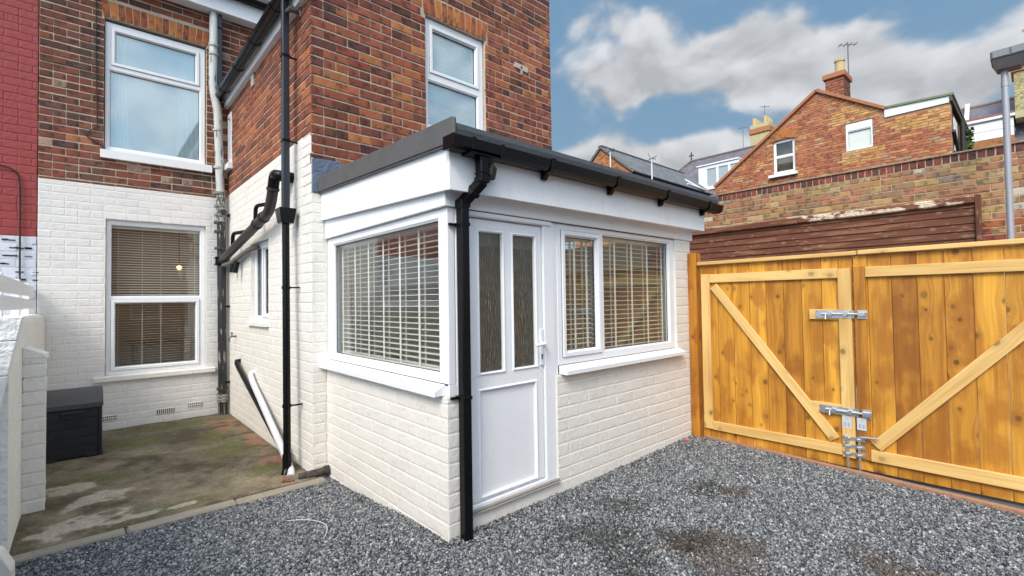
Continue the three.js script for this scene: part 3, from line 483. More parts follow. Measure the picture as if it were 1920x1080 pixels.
{
  const t = thing('downpipe', 'slim dark square downpipe beside the flaking grey pipe at the top', 'downpipe', [-.275, 4.88, -5.8]);
  obj('square_pipe', [box(-.312, -.24, 4.9, 6.42, -5.84, -5.77, .006)], std({ color: C(.022, .026, .036), roughness: .35 }), t);
  obj('pipe_clip', [box(-.318, -.234, 5.9, 5.93, -5.89, -5.764)], M.black, t);
}
{
  const t = thing('soil_stack', 'cast iron soil stack in the inner corner, flaking grey above and black below', 'soil stack', [-.24, -.12, -5.79]);
  obj('upper_pipe', [tube([[-.348, 6.16, -5.80], [-.362, 4.95, -5.80], [-.298, 4.62, -5.79], [-.262, 3.28, -5.79]], .058, 18)], std({ map: tex(256, 512, (u, v) => mix3([.56, .58, .56], [.10, .10, .09], sstep(.60, .70, fbm(u * 6, v * 16, 5, 6, 16, 3)) * .85), .4, 1), roughness: .6, bumpMap: paintBump, bumpScale: .006 }), t).userData.label = 'flaking pale grey upper pipe';
  const bl = std({ map: tex(256, 512, (u, v) => mix3([.018, .019, .019], [.30, .29, .26], sstep(.62, .72, fbm(u * 7, v * 16, 5, 7, 16, 63)) * .8), .4, 1), roughness: .5 });
  const mx = std({ map: tex(256, 256, (u, v) => mix3([.05, .05, .048], [.42, .41, .38], sstep(.46, .6, fbm(u * 7, v * 9, 5, 7, 9, 23))), .4, .4), roughness: .6 });
  obj('middle_pipe', [rod([-.262, 3.32, -5.79], [-.25, 2.84, -5.79], .062, 20)], mx, t);
  obj('lower_pipe', [rod([-.25, 2.86, -5.79], [-.232, -.12, -5.79], .060, 20)], bl, t);
  for (const [y, m, r] of [[3.32, mx, .074], [3.12, mx, .072], [2.98, mx, .074], [2.86, bl, .076], [2.72, bl, .073], [2.46, bl, .074], [.30, bl, .076], [5.62, M.greyPaint, .066], [5.48, M.greyPaint, .066], [4.30, M.greyPaint, .066], [3.72, M.greyPaint, .068]]) { const x = y > 4.95 ? -.355 : lerp(-.232, -.30, (y + .12) / 4.7); obj('collar', [new THREE.CylinderGeometry(r, r, .035, 20).translate(x, y, -5.79)], m, t); }
  obj('collar', [new THREE.CylinderGeometry(.085, .085, .10, 20).translate(-.248, 2.27, -5.79), box(-.34, -.15, 2.30, 2.33, -5.86, -5.73), box(-.34, -.15, 2.2, 2.23, -5.86, -5.73)], M.black, t);
  obj('collar', [new THREE.CylinderGeometry(.078, .078, .12, 20).translate(-.234, .16, -5.79)], mx, t);
  obj('rodding_eye', [new THREE.CylinderGeometry(.035, .04, .08, 16).rotateX(Math.PI / 2).translate(-.235, 3.02, -5.70), new THREE.CylinderGeometry(.026, .026, .05, 14).rotateZ(Math.PI / 2).translate(-.16, 2.98, -5.74)], M.pitch, t);
  for (const y of [1.55, .38]) obj('pipe_clip', [box(-.20, -.13, y, y + .03, -5.76, -5.73)], M.black, t);
}
{
  const t = thing('soil_branch', 'thick black waste pipe rising along the side wall to a bend', 'waste pipe', [-.28, 2.2, -4]);
  obj('sloping_pipe', [tube([[-.245, 2.28, -5.72], [-.285, 2.63, -3.05], [-.285, 2.84, -2.93]], .056, 18)], std({ color: C(.03, .027, .024), roughness: .42, map: speckMap }), t);
  obj('bend', [tube([[-.285, 2.84, -2.93], [-.285, 3.0, -2.86], [-.285, 2.97, -2.74], [-.12, 2.96, -2.72]], .058, 18)], M.black, t);
  for (const [p, q] of [[[-.285, 2.84, -2.93], [-.285, 2.87, -2.92]], [[-.28, 2.555, -3.62], [-.28, 2.56, -3.58]], [[-.283, 2.595, -3.32], [-.283, 2.60, -3.28]]]) obj('collar', [rod(p, q, .066, 20)], M.pitch, t);
  obj('overflow_pipe', [tube([[-.13, 2.80, -3.34], [-.26, 2.80, -3.74], [-.26, 2.58, -3.76]], .024, 12)], M.black, t);
  obj('overflow_pipe', [tube([[-.13, 2.60, -4.52], [-.26, 2.60, -4.96], [-.26, 2.44, -4.98]], .026, 12)], M.black, t);
  obj('lower_branch', [tube([[-.12, 2.35, -4.2], [-.2, 2.32, -4.3], [-.225, 2.2, -5.3], [-.235, 2.2, -5.7]], .032, 12)], std({ color: C(.16, .145, .13), map: speckMap, roughness: .6 }), t);
  obj('cap', [tube([[-.21, 2.2, -4.95], [-.24, 2.04, -4.95]], .036, 14), rod([-.21, 2.21, -5.2], [-.23, 2.06, -5.2], .03)], M.black, t);
}
tag(obj('waste_pipe', [tube([[-.13, .775, -5.08], [-.195, .775, -5.08], [-.20, .70, -4.9], [-.215, -.03, -2.72]], .034, 14, true, .4)], M.black), 'black waste pipe slanting down the white side wall', 'waste pipe');
{ const m = obj('waste_pipe', [tube([[-.12, .70, -4.30], [-.19, .68, -4.32], [-.20, .60, -4.18], [-.27, .04, -2.60], [-.275, -.09, -2.36], [-.30, -.115, -2.31]], .036, 16, true, .5)], std({ color: C(.66, .65, .70), roughness: .4, map: speckMap })); tag(m, 'white waste pipe slanting down behind the downpipe into the gully', 'waste pipe'); }
tag(obj('clay_pipe', [rod([-.27, -.09, -2.17], [-.0, -.055, -2.085], .036, 14), rod([-.05, -.062, -2.10], [.0, -.055, -2.085], .044, 14)], M.clay), 'rough grey clay pipe lying at the foot of the porch wall', 'pipe');
{ const r = rng(8), g = []; for (let i = 0; i < 7; i++) g.push(cbox(.015 + .022 * r(), .010 + .008 * r(), .016 + .016 * r(), .005).rotateY(r() * 3).rotateX(r() * .6).translate(-.42 + .12 * r(), -.088, -2.2 + .08 * r())); tag(obj('brick_rubble', g, M.red), 'few red brick crumbs beside the foot of the downpipe', 'rubble'); }
{
  const t = thing('wall_tap', 'small rusty tap sticking out of the white side wall', 'tap', [-.17, 1.05, -5.33]);
  obj('spout', [tube([[-.13, 1.12, -5.33], [-.23, 1.12, -5.33], [-.235, 1.05, -5.33]], .013, 10)], M.metal, t); obj('handle', [rod([-.2, 1.12, -5.33], [-.2, 1.17, -5.33], .007), rod([-.2, 1.17, -5.38], [-.2, 1.17, -5.28], .01)], M.metal, t);
}
{ const t = thing('wall_bracket', 'short dark metal bracket on the side wall near the top corner', 'bracket', [-.2, 4.6, -2.5]); obj('arm', [rod([-.13, 4.66, -2.46], [-.26, 4.64, -2.44], .02), rod([-.25, 4.66, -2.52], [-.25, 4.63, -2.36], .024)], M.metal, t); obj('plate', [box(-.156, -.14, 4.60, 4.72, -2.5, -2.42)], M.metal, t); }
tag(obj('cable', [tube([[-1.72, 6.15, -5.885], [-1.725, 5.2, -5.885], [-1.705, 4.06, -5.885], [-1.83, 3.93, -5.885], [-1.80, 3.89, -5.885], [-1.62, 3.775, -5.885]], .007, 8)], M.cable), 'thin black cable running down the brick beside the upper left window', 'cable');
// blinds and curtains behind the house windows
venetian('pale blind half lowered behind the upper right window', null, FR.S(-2.15), { u0: 1.26, u1: 2.02, v0: 4.10, v1: 4.94, n: -.16, step: .036, depth: .036, tilt: 1.0, tapes: [1.55], tw: .003, mat: std({ color: C(.66, .68, .70), roughness: .8 }) });
venetian('thin open venetian blind behind the lower left window', null, FR.S(-5.9), { u0: -1.56, u1: -.5, v0: .72, v1: 2.74, n: -.15, step: .036, depth: .027, tilt: (v) => v > 1.68 ? .32 : -.08, tapes: [-1.47, -1.2, -.98, -.56], tw: .0022, mat: std({ color: C(.80, .77, .70), roughness: .5 }) });
function curtain(label, u0, u1, taper) {
  const nu = 60, nv = 10, g = new THREE.PlaneGeometry(1, 1, nu, nv), p = g.attributes.position;
  for (let i = 0; i < p.count; i++) { const a = p.getX(i) + .5, b = p.getY(i) + .5, w = 1 + taper * (1 - b); const u = taper > 0 ? u0 + (u1 - u0) * a * w : u1 - (u1 - u0) * (1 - a) * (1 - taper * (1 - b)); p.setXYZ(i, u, 3.8 + b * 1.7, -6.09 + .022 * Math.sin(a * 34 + b) + .01 * Math.sin(a * 71)); }
  g.computeVertexNormals(); tag(obj('curtain', [g], M.curtain), label, 'curtain', 'curtains of the upper left window');
}
curtain('white curtain at the left side of the upper left window', -1.60, -1.42, .35); curtain('white curtain at the right side of the upper left window', -.76, -.46, -.1);
{ // a lit lamp inside, its glow visible between the slats
  const t = thing('ceiling_lamp', 'small warm lamp glowing in the room behind the lower left window', 'lamp', [-.62, 2.2, -7.2]);
  obj('bulb', [new THREE.SphereGeometry(.042, 16, 12).translate(-.62, 2.24, -7.2)], std({ color: C(.9, .8, .6), emissive: C(1, .72, .36), emissiveIntensity: 1.6 }), t); obj('flex', [rod([-.62, 2.29, -7.2], [-.62, 3.1, -7.2], .006, 6)], M.cable, t);
  const l = new THREE.PointLight(new THREE.Color(1, .74, .45), .45); l.position.set(0, .04, 0); l.castShadow = true; t.add(l);
}
{ // furniture half seen through the lower window
  const t = thing('table', 'brown wooden table standing in the room behind the lower left window', 'table', [-.9, 0, -7.1]), w = std({ color: C(.20, .10, .045), roughness: .5 });
  obj('table_top', [box(-1.3, -.35, .98, 1.03, -7.5, -6.8)], w, t); for (const x of [-1.25, -.42]) for (const z of [-7.45, -6.85]) obj('leg', [box(x, x + .05, 0, .98, z, z + .05)], w, t);
}

// ---------------------------------------------------------------- the neighbour's house
{
  const t = thing('neighbour_house', 'adjoining house painted dark red above and pale blue-white below', 'house', [-4.3, -.2, -6]), F = FR.S(-5.9), list = [], w = part('wall', t);
  obj('painted_wall', [plate(F, rect(-6.5, -2.284, 2.5, 6.4), [], -.26, -.005)], M.redCore, w); obj('painted_wall', [plate(F, rect(-6.5, -2.284, -.3, 2.5), [], -.26, -.005)], std({ color: C(.66, .69, .76), map: paintMap, bumpMap: paintBump, bumpScale: .01, roughness: .7 }), w);
  layBricks(list, w, F, { u0: -3.1, u1: -2.284, v0: 2.5, v1: 6.2, tones: (u, v, r) => [jitter([.33, .048, .046], r, .05), 'paint'], soft: true, seed: 15, deep: .0016 });
  layBricks(list, w, F, { u0: -3.1, u1: -2.284, v0: 1.3, v1: 2.5, tones: (u, v, r) => [jitter([.66, .69, .76], r, .03), 'paint'], soft: true, seed: 16, deep: .012 });
  emitBricks(list, 300);
  { const r = rng(91), g = []; for (let i = 0; i < 22; i++) g.push(lbox(F, 0, .03 + .05 * r(), 0, .008 + .014 * r(), -.01, .006, .003).translate(-2.62 + .3 * r(), 1.75 + .1 * Math.round(7 * r()) - .012, 0)); obj('open_joint', g, M.pitch, w); }
  obj('wall', [box(-6.5, -6.3, -.3, 6.4, -10, -6.16), box(-6.5, -2.284, -.3, 6.4, -10, -9.8)], M.redCore, t);
  obj('roof', [plate(FR.W(-2.284), [[-5.62, 6.42], [-5.62, 6.55], [-8, 8.5], [-10.4, 6.55], [-10.4, 6.42]], [], 0, 4.3)], M.trimGrey, t);
  tag(obj('cable', [tube([[-2.9, 3.36, -5.875], [-2.56, 3.362, -5.875], [-2.455, 3.30, -5.875], [-2.434, 3.12, -5.875], [-2.428, 1.75, -5.875]], .009, 8, true, 3)], M.cable), 'black cable arching down the red painted wall', 'cable');
}

// ---------------------------------------------------------------- boundary wall, slatted fence, storage box on the left
{
  const t = thing('garden_wall', 'low white rendered boundary wall with a stepped pier on the left', 'wall', [-2.35, -.3, -3.2]), list = [];
  const s = new THREE.Shape(); s.moveTo(-2.5, -.3); s.lineTo(-2.195, -.3); s.lineTo(-2.2, 1.44); s.quadraticCurveTo(-2.2, 1.505, -2.28, 1.51); s.lineTo(-2.5, 1.51);
  const wm = plate(FR.S(-5.892), s.getPoints(6).map((p) => [p.x, p.y]), [], 0, 3.85); obj('rendered_wall', [wm], M.render, t);
  const FP = FR.S(-2.95), pier = part('pier', t); obj('pier_core', [box(-2.19, -2.064, -.25, 1.19, -3.2, -2.958)], M.paintCore, pier);
  layBricks(list, pier, FP, { u0: -2.2, u1: -2.055, v0: -.15, v1: 1.19, course: .112, pitch: .3, headers: false, tones: (u, v, r) => [white(r), 'paint'], soft: true, seed: 22, deep: .0016 });
  obj('cap', [plate(FR.S(-3.205), [[-2.2, 1.17], [-2.05, 1.165], [-2.052, 1.20], [-2.175, 1.265], [-2.2, 1.265]], [], 0, .26, .008)], M.paintCore, pier);
  const FE = FR.S(-1.95), end = part('wall_end', t);
  const we = std({ color: C(.86, .86, .855), map: paintMap, bumpMap: paintBump, bumpScale: .02, roughness: .6 }); for (const [v0, v1] of [[-.3, .60], [.604, .914], [.918, 1.14], [1.144, 1.372], [1.376, 1.535]]) { const e = (v) => v < .92 ? lerp(-2.255, -2.235, (v + .3) / 1.22) : lerp(-2.235, -2.128, (v - .92) / .61); obj('rendered_course', [plate(FE, [[-2.6, v0], [e(v0), v0], [e(v1), v1], [-2.6, v1]], [], -.12, 0, .006)], we, end); }
  obj('footing', [plate(FR.S(-1.75), [[-2.6, -.3], [-2.13, -.3], [-2.138, -.02], [-2.19, .095], [-2.6, .18]], [], 0, .16, .006)], M.paintCore, t);
  obj('near_wall', [box(-2.75, -2.5, -.3, 1.5, -1.95, 4.2, .02)], M.render, t);
  emitBricks(list, 300);
}
{
  const t = thing('slat_fence', 'white horizontal slat fence on top of the boundary wall', 'fence', [-2.33, 1.5, -3.9]);
  for (const [y0, y1, x] of [[1.725, 1.865, -2.31], [1.575, 1.70, -2.305]]) { obj('slat', [box(x - .02, x, y0, y1, -4.62, -1.95)], M.whiteBoard, t); obj('slat', [box(x - .02, x, y0 + .004, y1 - .006, -5.87, -4.64)], M.whiteBoard, t); }
  for (const z of [-5.8, -4.63, -3.2]) obj('fence_post', [box(-2.40, -2.335, 1.45, 1.9, z - .035, z + .035)], M.whiteBoard, t);
}
{
  const t = thing('storage_box', 'black plastic garden storage box with a ribbed grey lid by the house wall', 'storage box', [-1.95, -.1, -4.83]), X0 = -2.195, X1 = -1.665, Z0 = -5.1, Z1 = -4.55, F = FR.S(Z1);
  obj('body', [box(X0, X1, -.098, .46, Z0, Z1 - .012, .012)], M.darkPlastic, t);
  for (let i = 0; i < 5; i++) obj('panel', [lbox(F, X0 + .03, X1 - .035, -.075 + i * .105, .022 + i * .105, -.014, .0, .005)], M.darkPlastic, t);
  obj('corner_trim', [lbox(F, X1 - .032, X1 + .002, -.095, .455, -.02, .004, .008)], M.darkPlastic, t);
  const h = part('handle', t); obj('handle_rim', [plate(F, [[-2.02, .425], [-1.81, .425], [-1.83, .285], [-1.99, .285]], [[[-2.0, .405], [-1.83, .405], [-1.845, .30], [-1.975, .30]]], -.002, .016, .004)], M.darkPlastic, h); obj('handle_grip', [lbox(F, -2.005, -1.82, .40, .43, 0, .026, .008)], M.darkPlastic, h);
  const s = []; for (let i = 0; i <= 12; i++) { const a = i / 12; s.push([lerp(Z1 + .012, Z0, a), .505 + .115 * Math.sin(Math.min(1, a * 1.25) * Math.PI / 2)]); }
  obj('lid', [plate(FR.W(X0 - .01), [[Z1 + .012, .455], ...s, [Z0, .455]], [], -(X1 + .012 - X0 + .01), 0, .006)], M.lidPlastic, t);
  for (const x of [X0 + .09, X1 - .09]) obj('foot', [box(x - .05, x + .05, -.1, -.07, Z1 - .02, Z1 + .006)], M.darkPlastic, t);
}
// ---------------------------------------------------------------- the porch
{
  const t = thing('porch', 'white single storey porch extension with dark flat roof, glazed door and windows', 'porch', [1.65, -.2, -1.05]), list = [];
  const FS = FR.S(0), FW = FR.W(0), low = part('wall', t);
  obj('painted_wall', [box(.003, .10, -.3, .948, -2.148, -.003, .001), box(.10, 1.08, -.3, .112, -.2, -.003, .001), box(1.08, 3.356, -.3, .968, -.12, -.003, .001), box(3.022, 3.356, .968, 2.24, -.12, -.003, .001), box(3.25, 3.356, -.3, 2.24, -2.148, -.12, .002)], M.paintCore, low);
  const wt = (u, v, r) => [white(r), 'paint'];
  layBricks(list, low, FW, { u0: -2.148, u1: 0, v0: -.2, v1: .948, tones: wt, soft: true, seed: 31, deep: .0016, headers: false, pitch: .29 });
  layBricks(list, low, FS, { u0: 0, u1: .105, v0: -.2, v1: .948, tones: wt, soft: true, seed: 32, deep: .0016 });
  layBricks(list, low, FS, { u0: .105, u1: 1.08, v0: -.2, v1: .112, tones: wt, soft: true, seed: 33, deep: .0016, course: .156, pitch: .5, headers: false });
  layBricks(list, low, FS, { u0: 1.08, u1: 3.36, v0: -.1, v1: .968, tones: wt, soft: true, seed: 34, deep: .0016, pitch: .27, headers: false });
  layBricks(list, low, FS, { u0: 3.022, u1: 3.36, v0: .968, v1: 2.24, tones: wt, soft: true, seed: 35, deep: .0016 });
  emitBricks(list, 300);
  // windows
  makeWindow(t, FW, { u0: -2.146, u1: -.006, v0: 1.03, v1: 2.238, n: -.018, lights: [{ u0: -2.0, u1: -.13, v0: 1.10, v1: 2.163 }], sill: [-2.19, -.05, .952, 1.03, -.02, .07, .042] });
  makeWindow(t, FS, { u0: 1.125, u1: 3.02, v0: 1.045, v1: 2.238, n: -.018, lights: [{ u0: 1.228, u1: 1.655, v0: 1.158, v1: 2.135, sash: true }, { u0: 1.768, u1: 2.915, v0: 1.125, v1: 2.183 }], sill: [1.128, 3.085, .972, 1.045, -.02, .07, .04] });
  obj('corner_post', [box(.084, .104, .95, 2.238, -.10, -.004), box(.02, .10, .95, 1.028, -.10, -.006), box(1.088, 1.122, .97, 2.238, -.09, -.022, .002)], M.upvc, t);
  obj('painted_shadow_gap', [lbox(FW, -2.14, -.02, 1.022, 1.0305, -.03, -.0155, .001)], M.gasket, t);  // solid dark strip painted in as the shaded line between frame and sill
  obj('painted_shadow_gap', [lbox(FS, 1.13, 3.015, 1.038, 1.0455, -.03, -.0155, .001)], M.gasket, t); obj('painted_shadow_gap', [lbox(FS, .11, 3.02, 2.2372, 2.2425, -.03, -.010, .001)], M.gasket, t);  // same painted shade lines at the front sill and under the trim
  // door
  const d = part('door', t);
  obj('door_frame', [plate(FS, rect(.106, 1.086, .118, 2.238), [[.165, .957, .158, 2.197]], -.085, -.012, .006), plate(FS, rect(.108, 1.04, 2.20, 2.236), [], -.03, .004, .006)], M.upvc, d);
  obj('gasket', [plate(FS, rect(.150, .972, .146, 2.212), [[.176, .946, .170, 2.186]], -.082, -.062)], M.gasket, d);
  obj('leaf', [plate(FS, rect(.170, .952, .163, 2.192), [[.292, .540, 1.062, 2.110], [.624, .884, 1.062, 2.110], [.292, .866, .19, .950]], -.075, -.028, .006)], M.upvc, d);
  const mould = (a, b, c, e) => plate(FS, rect(a, b, c, e), [[a + .022, b - .022, c + .022, e - .022]], -.05, -.018, .009);
  obj('moulding', [mould(.282, .876, .178, .962), mould(.285, .548, 1.054, 2.118), mould(.616, .892, 1.054, 2.118)], M.upvc, d);
  obj('panel', [lbox(FS, .29, .868, .186, .952, -.07, -.042)], M.upvc, d);
  for (const [a, b] of [[.304, .529], [.636, .872]]) obj('pane', [lbox(FS, a, b, 1.07, 2.1, -.065, -.052, .001)], M.obscure, d);
  obj('threshold', [lbox(FS, .106, 1.086, .113, .1175, -.09, .028), lbox(FS, .106, 1.084, .1185, .134, -.03, .012)], std({ color: C(.30, .27, .25), roughness: .7, map: speckMap }), d);
  { const g = []; for (const [a, b, c, e] of [[.172, 2.19, .288, 2.112], [.95, 2.19, .888, 2.112], [.172, .165, .288, .188], [.95, .165, .87, .188]]) g.push(bar([a, b, -.0277], [c, e, -.0277], .0016, .0012, [0, 0, 1], .0003)); for (const x of [.172, .95]) g.push(bar([x, 1.005, -.0277], [x < .5 ? .286 : .886, 1.058, -.0277], .0016, .0012, [0, 0, 1], .0003)); g.forEach((q) => obj('weld_seam', [q], M.galv, d)); }
  const h = part('handle', d);
  obj('handle_plate', [lbox(FS, .912, .948, 1.07, 1.36, -.028, -.014, .008)], M.upvc, h);
  obj('lever', [tube([[.93, 1.245, -.02], [.93, 1.245, .035], [.80, 1.238, .042]], .013, 12)], M.upvc, h);
  obj('keyhole', [new THREE.CylinderGeometry(.008, .008, .006, 12).rotateX(Math.PI / 2).translate(.925, 1.15, -.0125), lbox(FS, .9205, .9295, 1.118, 1.15, -.016, -.0095, .001)], M.gasket, h);
  // trim, fascia and roof
  obj('trim_board', [box(-.012, 3.395, 2.242, 2.50, -.11, .014), box(-.012, .11, 2.242, 2.52, -2.147, -.11)], M.fascia, t);
  const P = (o, x0, x1) => plate(FR.W(x0), o, [], -(x1 - x0), 0);
  obj('roof_deck', [P([[-2.146, 2.46], [.098, 2.352], [.098, 2.64], [-2.146, 2.74]], -.022, 3.455)], M.fascia, t);
  obj('fascia_board', [plate(FR.S(.122), [[-.046, 2.328], [3.475, 2.352], [3.475, 2.68], [-.046, 2.66]], [], -.022, 0, .002)], M.fascia, t);
  obj('fascia_board', [plate(FR.W(-.046), [[-2.145, 2.428], [.097, 2.330], [.097, 2.64], [-2.145, 2.73]], [], -.022, 0, .002)], M.fascia, t); obj('fascia_board', [plate(FR.W(3.477), [[-2.145, 2.44], [.097, 2.354], [.097, 2.66], [-2.145, 2.75]], [], 0, .02)], M.fascia, t);
  obj('roof_membrane', [P([[-2.146, 2.74], [.099, 2.64], [.15, 2.635], [.205, 2.648], [.222, 2.662], [.226, 2.70], [.215, 2.738], [.17, 2.752], [.06, 2.758], [-2.146, 2.84]], -.056, 3.60)], M.membrane, t);
  obj('roof_edge_trim', [plate(FR.W(-.058), [[-2.148, 2.712], [.20, 2.613], [.225, 2.64], [.226, 2.765], [.205, 2.778], [-2.148, 2.862]], [], 0, .022, .004), plate(FR.W(-.06), [[-2.148, 2.698], [.128, 2.602], [.128, 2.614], [-2.148, 2.710]], [], -.01, .012, .002)], M.trimGrey, t);
  obj('roof_edge_trim', [plate(FR.W(3.602), [[-2.148, 2.70], [.20, 2.605], [.226, 2.64], [.226, 2.765], [-2.148, 2.855]], [], -.03, 0, .004)], M.trimGrey, t);
  room(t, .11, 3.24, -.02, 2.3, -2.14, -.125, 'wst', std({ color: C(.46, .42, .35), roughness: .95 }));
}
{
  const t = thing('gutter', 'black gutter along the front edge of the porch roof', 'gutter', [1.8, 2.58, .2]);
  const s = new THREE.Shape([[.125, 2.575], [.205, 2.573], [.235, 2.592], [.246, 2.655], [.238, 2.655], [.228, 2.597], [.202, 2.580], [.131, 2.582], [.131, 2.634], [.125, 2.634]].map((p) => new THREE.Vector2(...p)));
  const run = (x0, x1, o = 0) => uvBox(new THREE.ExtrudeGeometry(s, { depth: x1 - x0, bevelEnabled: false })).translate(0, -o, 0).applyMatrix4(FR.W(x1).multiply(new THREE.Matrix4().makeTranslation(0, 0, 0)));
  obj('gutter_trough', [run(-.09, 3.69)], M.black, t);
  for (const x of [.80, 1.64, 2.48, 3.36]) obj('gutter_bracket', [plate(FR.W(x + .045), [[.124, 2.52], [.15, 2.52], [.18, 2.560], [.212, 2.563], [.246, 2.585], [.257, 2.663], [.240, 2.666], [.240, 2.594], [.208, 2.572], [.124, 2.572]], [], 0, .045, .002)], M.black, t);
  obj('running_outlet', [box(.05, .32, 2.562, 2.5725, .122, .235), plate(FR.W(.085), [[.122, 2.57], [.207, 2.566], [.241, 2.588], [.252, 2.664], [.244, 2.664], [.122, 2.576]], [], 0, .03, .002), plate(FR.W(.33), [[.122, 2.57], [.207, 2.566], [.241, 2.588], [.252, 2.664], [.244, 2.664], [.122, 2.576]], [], 0, .03, .002), box(.14, .21, 2.53, 2.565, .15, .222)], M.black, t);
  for (const x of [-.094, 3.69]) obj('end_cap', [plate(FR.W(x + .006), [[.123, 2.571], [.207, 2.569], [.239, 2.589], [.25, 2.66], [.123, 2.66]], [], 0, .008, .002)], M.black, t);
}
{
  const t = thing('downpipe', 'square black downpipe with an offset bend at the porch corner by the door', 'downpipe', [.11, -.02, .05]);
  const sq = (a, b) => bar(a, b, .068, .068, [1, 0, 0], .007);
  obj('upper_pipe', [sq([.175, 2.56, .187], [.175, 2.385, .187])], M.black, t);
  obj('offset_bend', [sq([.179, 2.405, .19], [.106, 2.265, .052])], M.black, t);
  obj('lower_pipe', [sq([.110, 2.30, .05], [.110, -.03, .05])], M.black, t);
  obj('socket', [box(.136, .214, 2.39, 2.43, .148, .226, .004), box(.136, .214, 2.45, 2.457, .148, .226, .002), bar([.150, 2.348, .134], [.138, 2.326, .112], .078, .078, [1, 0, 0]), box(.071, .149, 2.235, 2.29, .011, .089, .004)], M.black, t);
  for (const y of [2.12, .94]) obj('pipe_clip', [box(.072, .148, y - .012, y + .012, -.005, .087, .003), box(.02, .07, y - .009, y + .009, .0, .022, .003)], M.black, t);
}
{ const t = thing('security_sensor', 'small dark sensor box on the fascia behind the porch downpipe', 'sensor', [.42, 2.5, .15]); obj('housing', [cbox(.085, .10, .07, .012).rotateY(.5).rotateZ(-.25).translate(.262, 2.485, .165)], M.pitch, t); obj('mount', [box(.24, .28, 2.47, 2.53, .121, .14)], M.pitch, t); }
venetian('white wooden venetian blind with cloth tapes in the porch side window', 'wooden blinds', FR.W(0), { u0: -2.07, u1: -.12, v0: 1.085, v1: 2.19, n: -.135, step: .0445, depth: .048, tilt: .06, tapes: [-1.99, -1.70, -1.41, -1.12, -.83, -.53, -.24], seed: 3 });
venetian('narrow white wooden venetian blind in the opening light beside the door', 'wooden blinds', FR.S(0), { u0: 1.20, u1: 1.70, v0: 1.12, v1: 2.17, n: -.135, step: .0445, depth: .048, tilt: .06, tapes: [1.30, 1.452, 1.62], seed: 4 });
venetian('wide white wooden venetian blind in the fixed light nearest the gate', 'wooden blinds', FR.S(0), { u0: 1.74, u1: 2.97, v0: 1.10, v1: 2.20, n: -.135, step: .0445, depth: .048, tilt: .06, tapes: [2.055, 2.345, 2.63, 2.915, 1.80], seed: 6 });

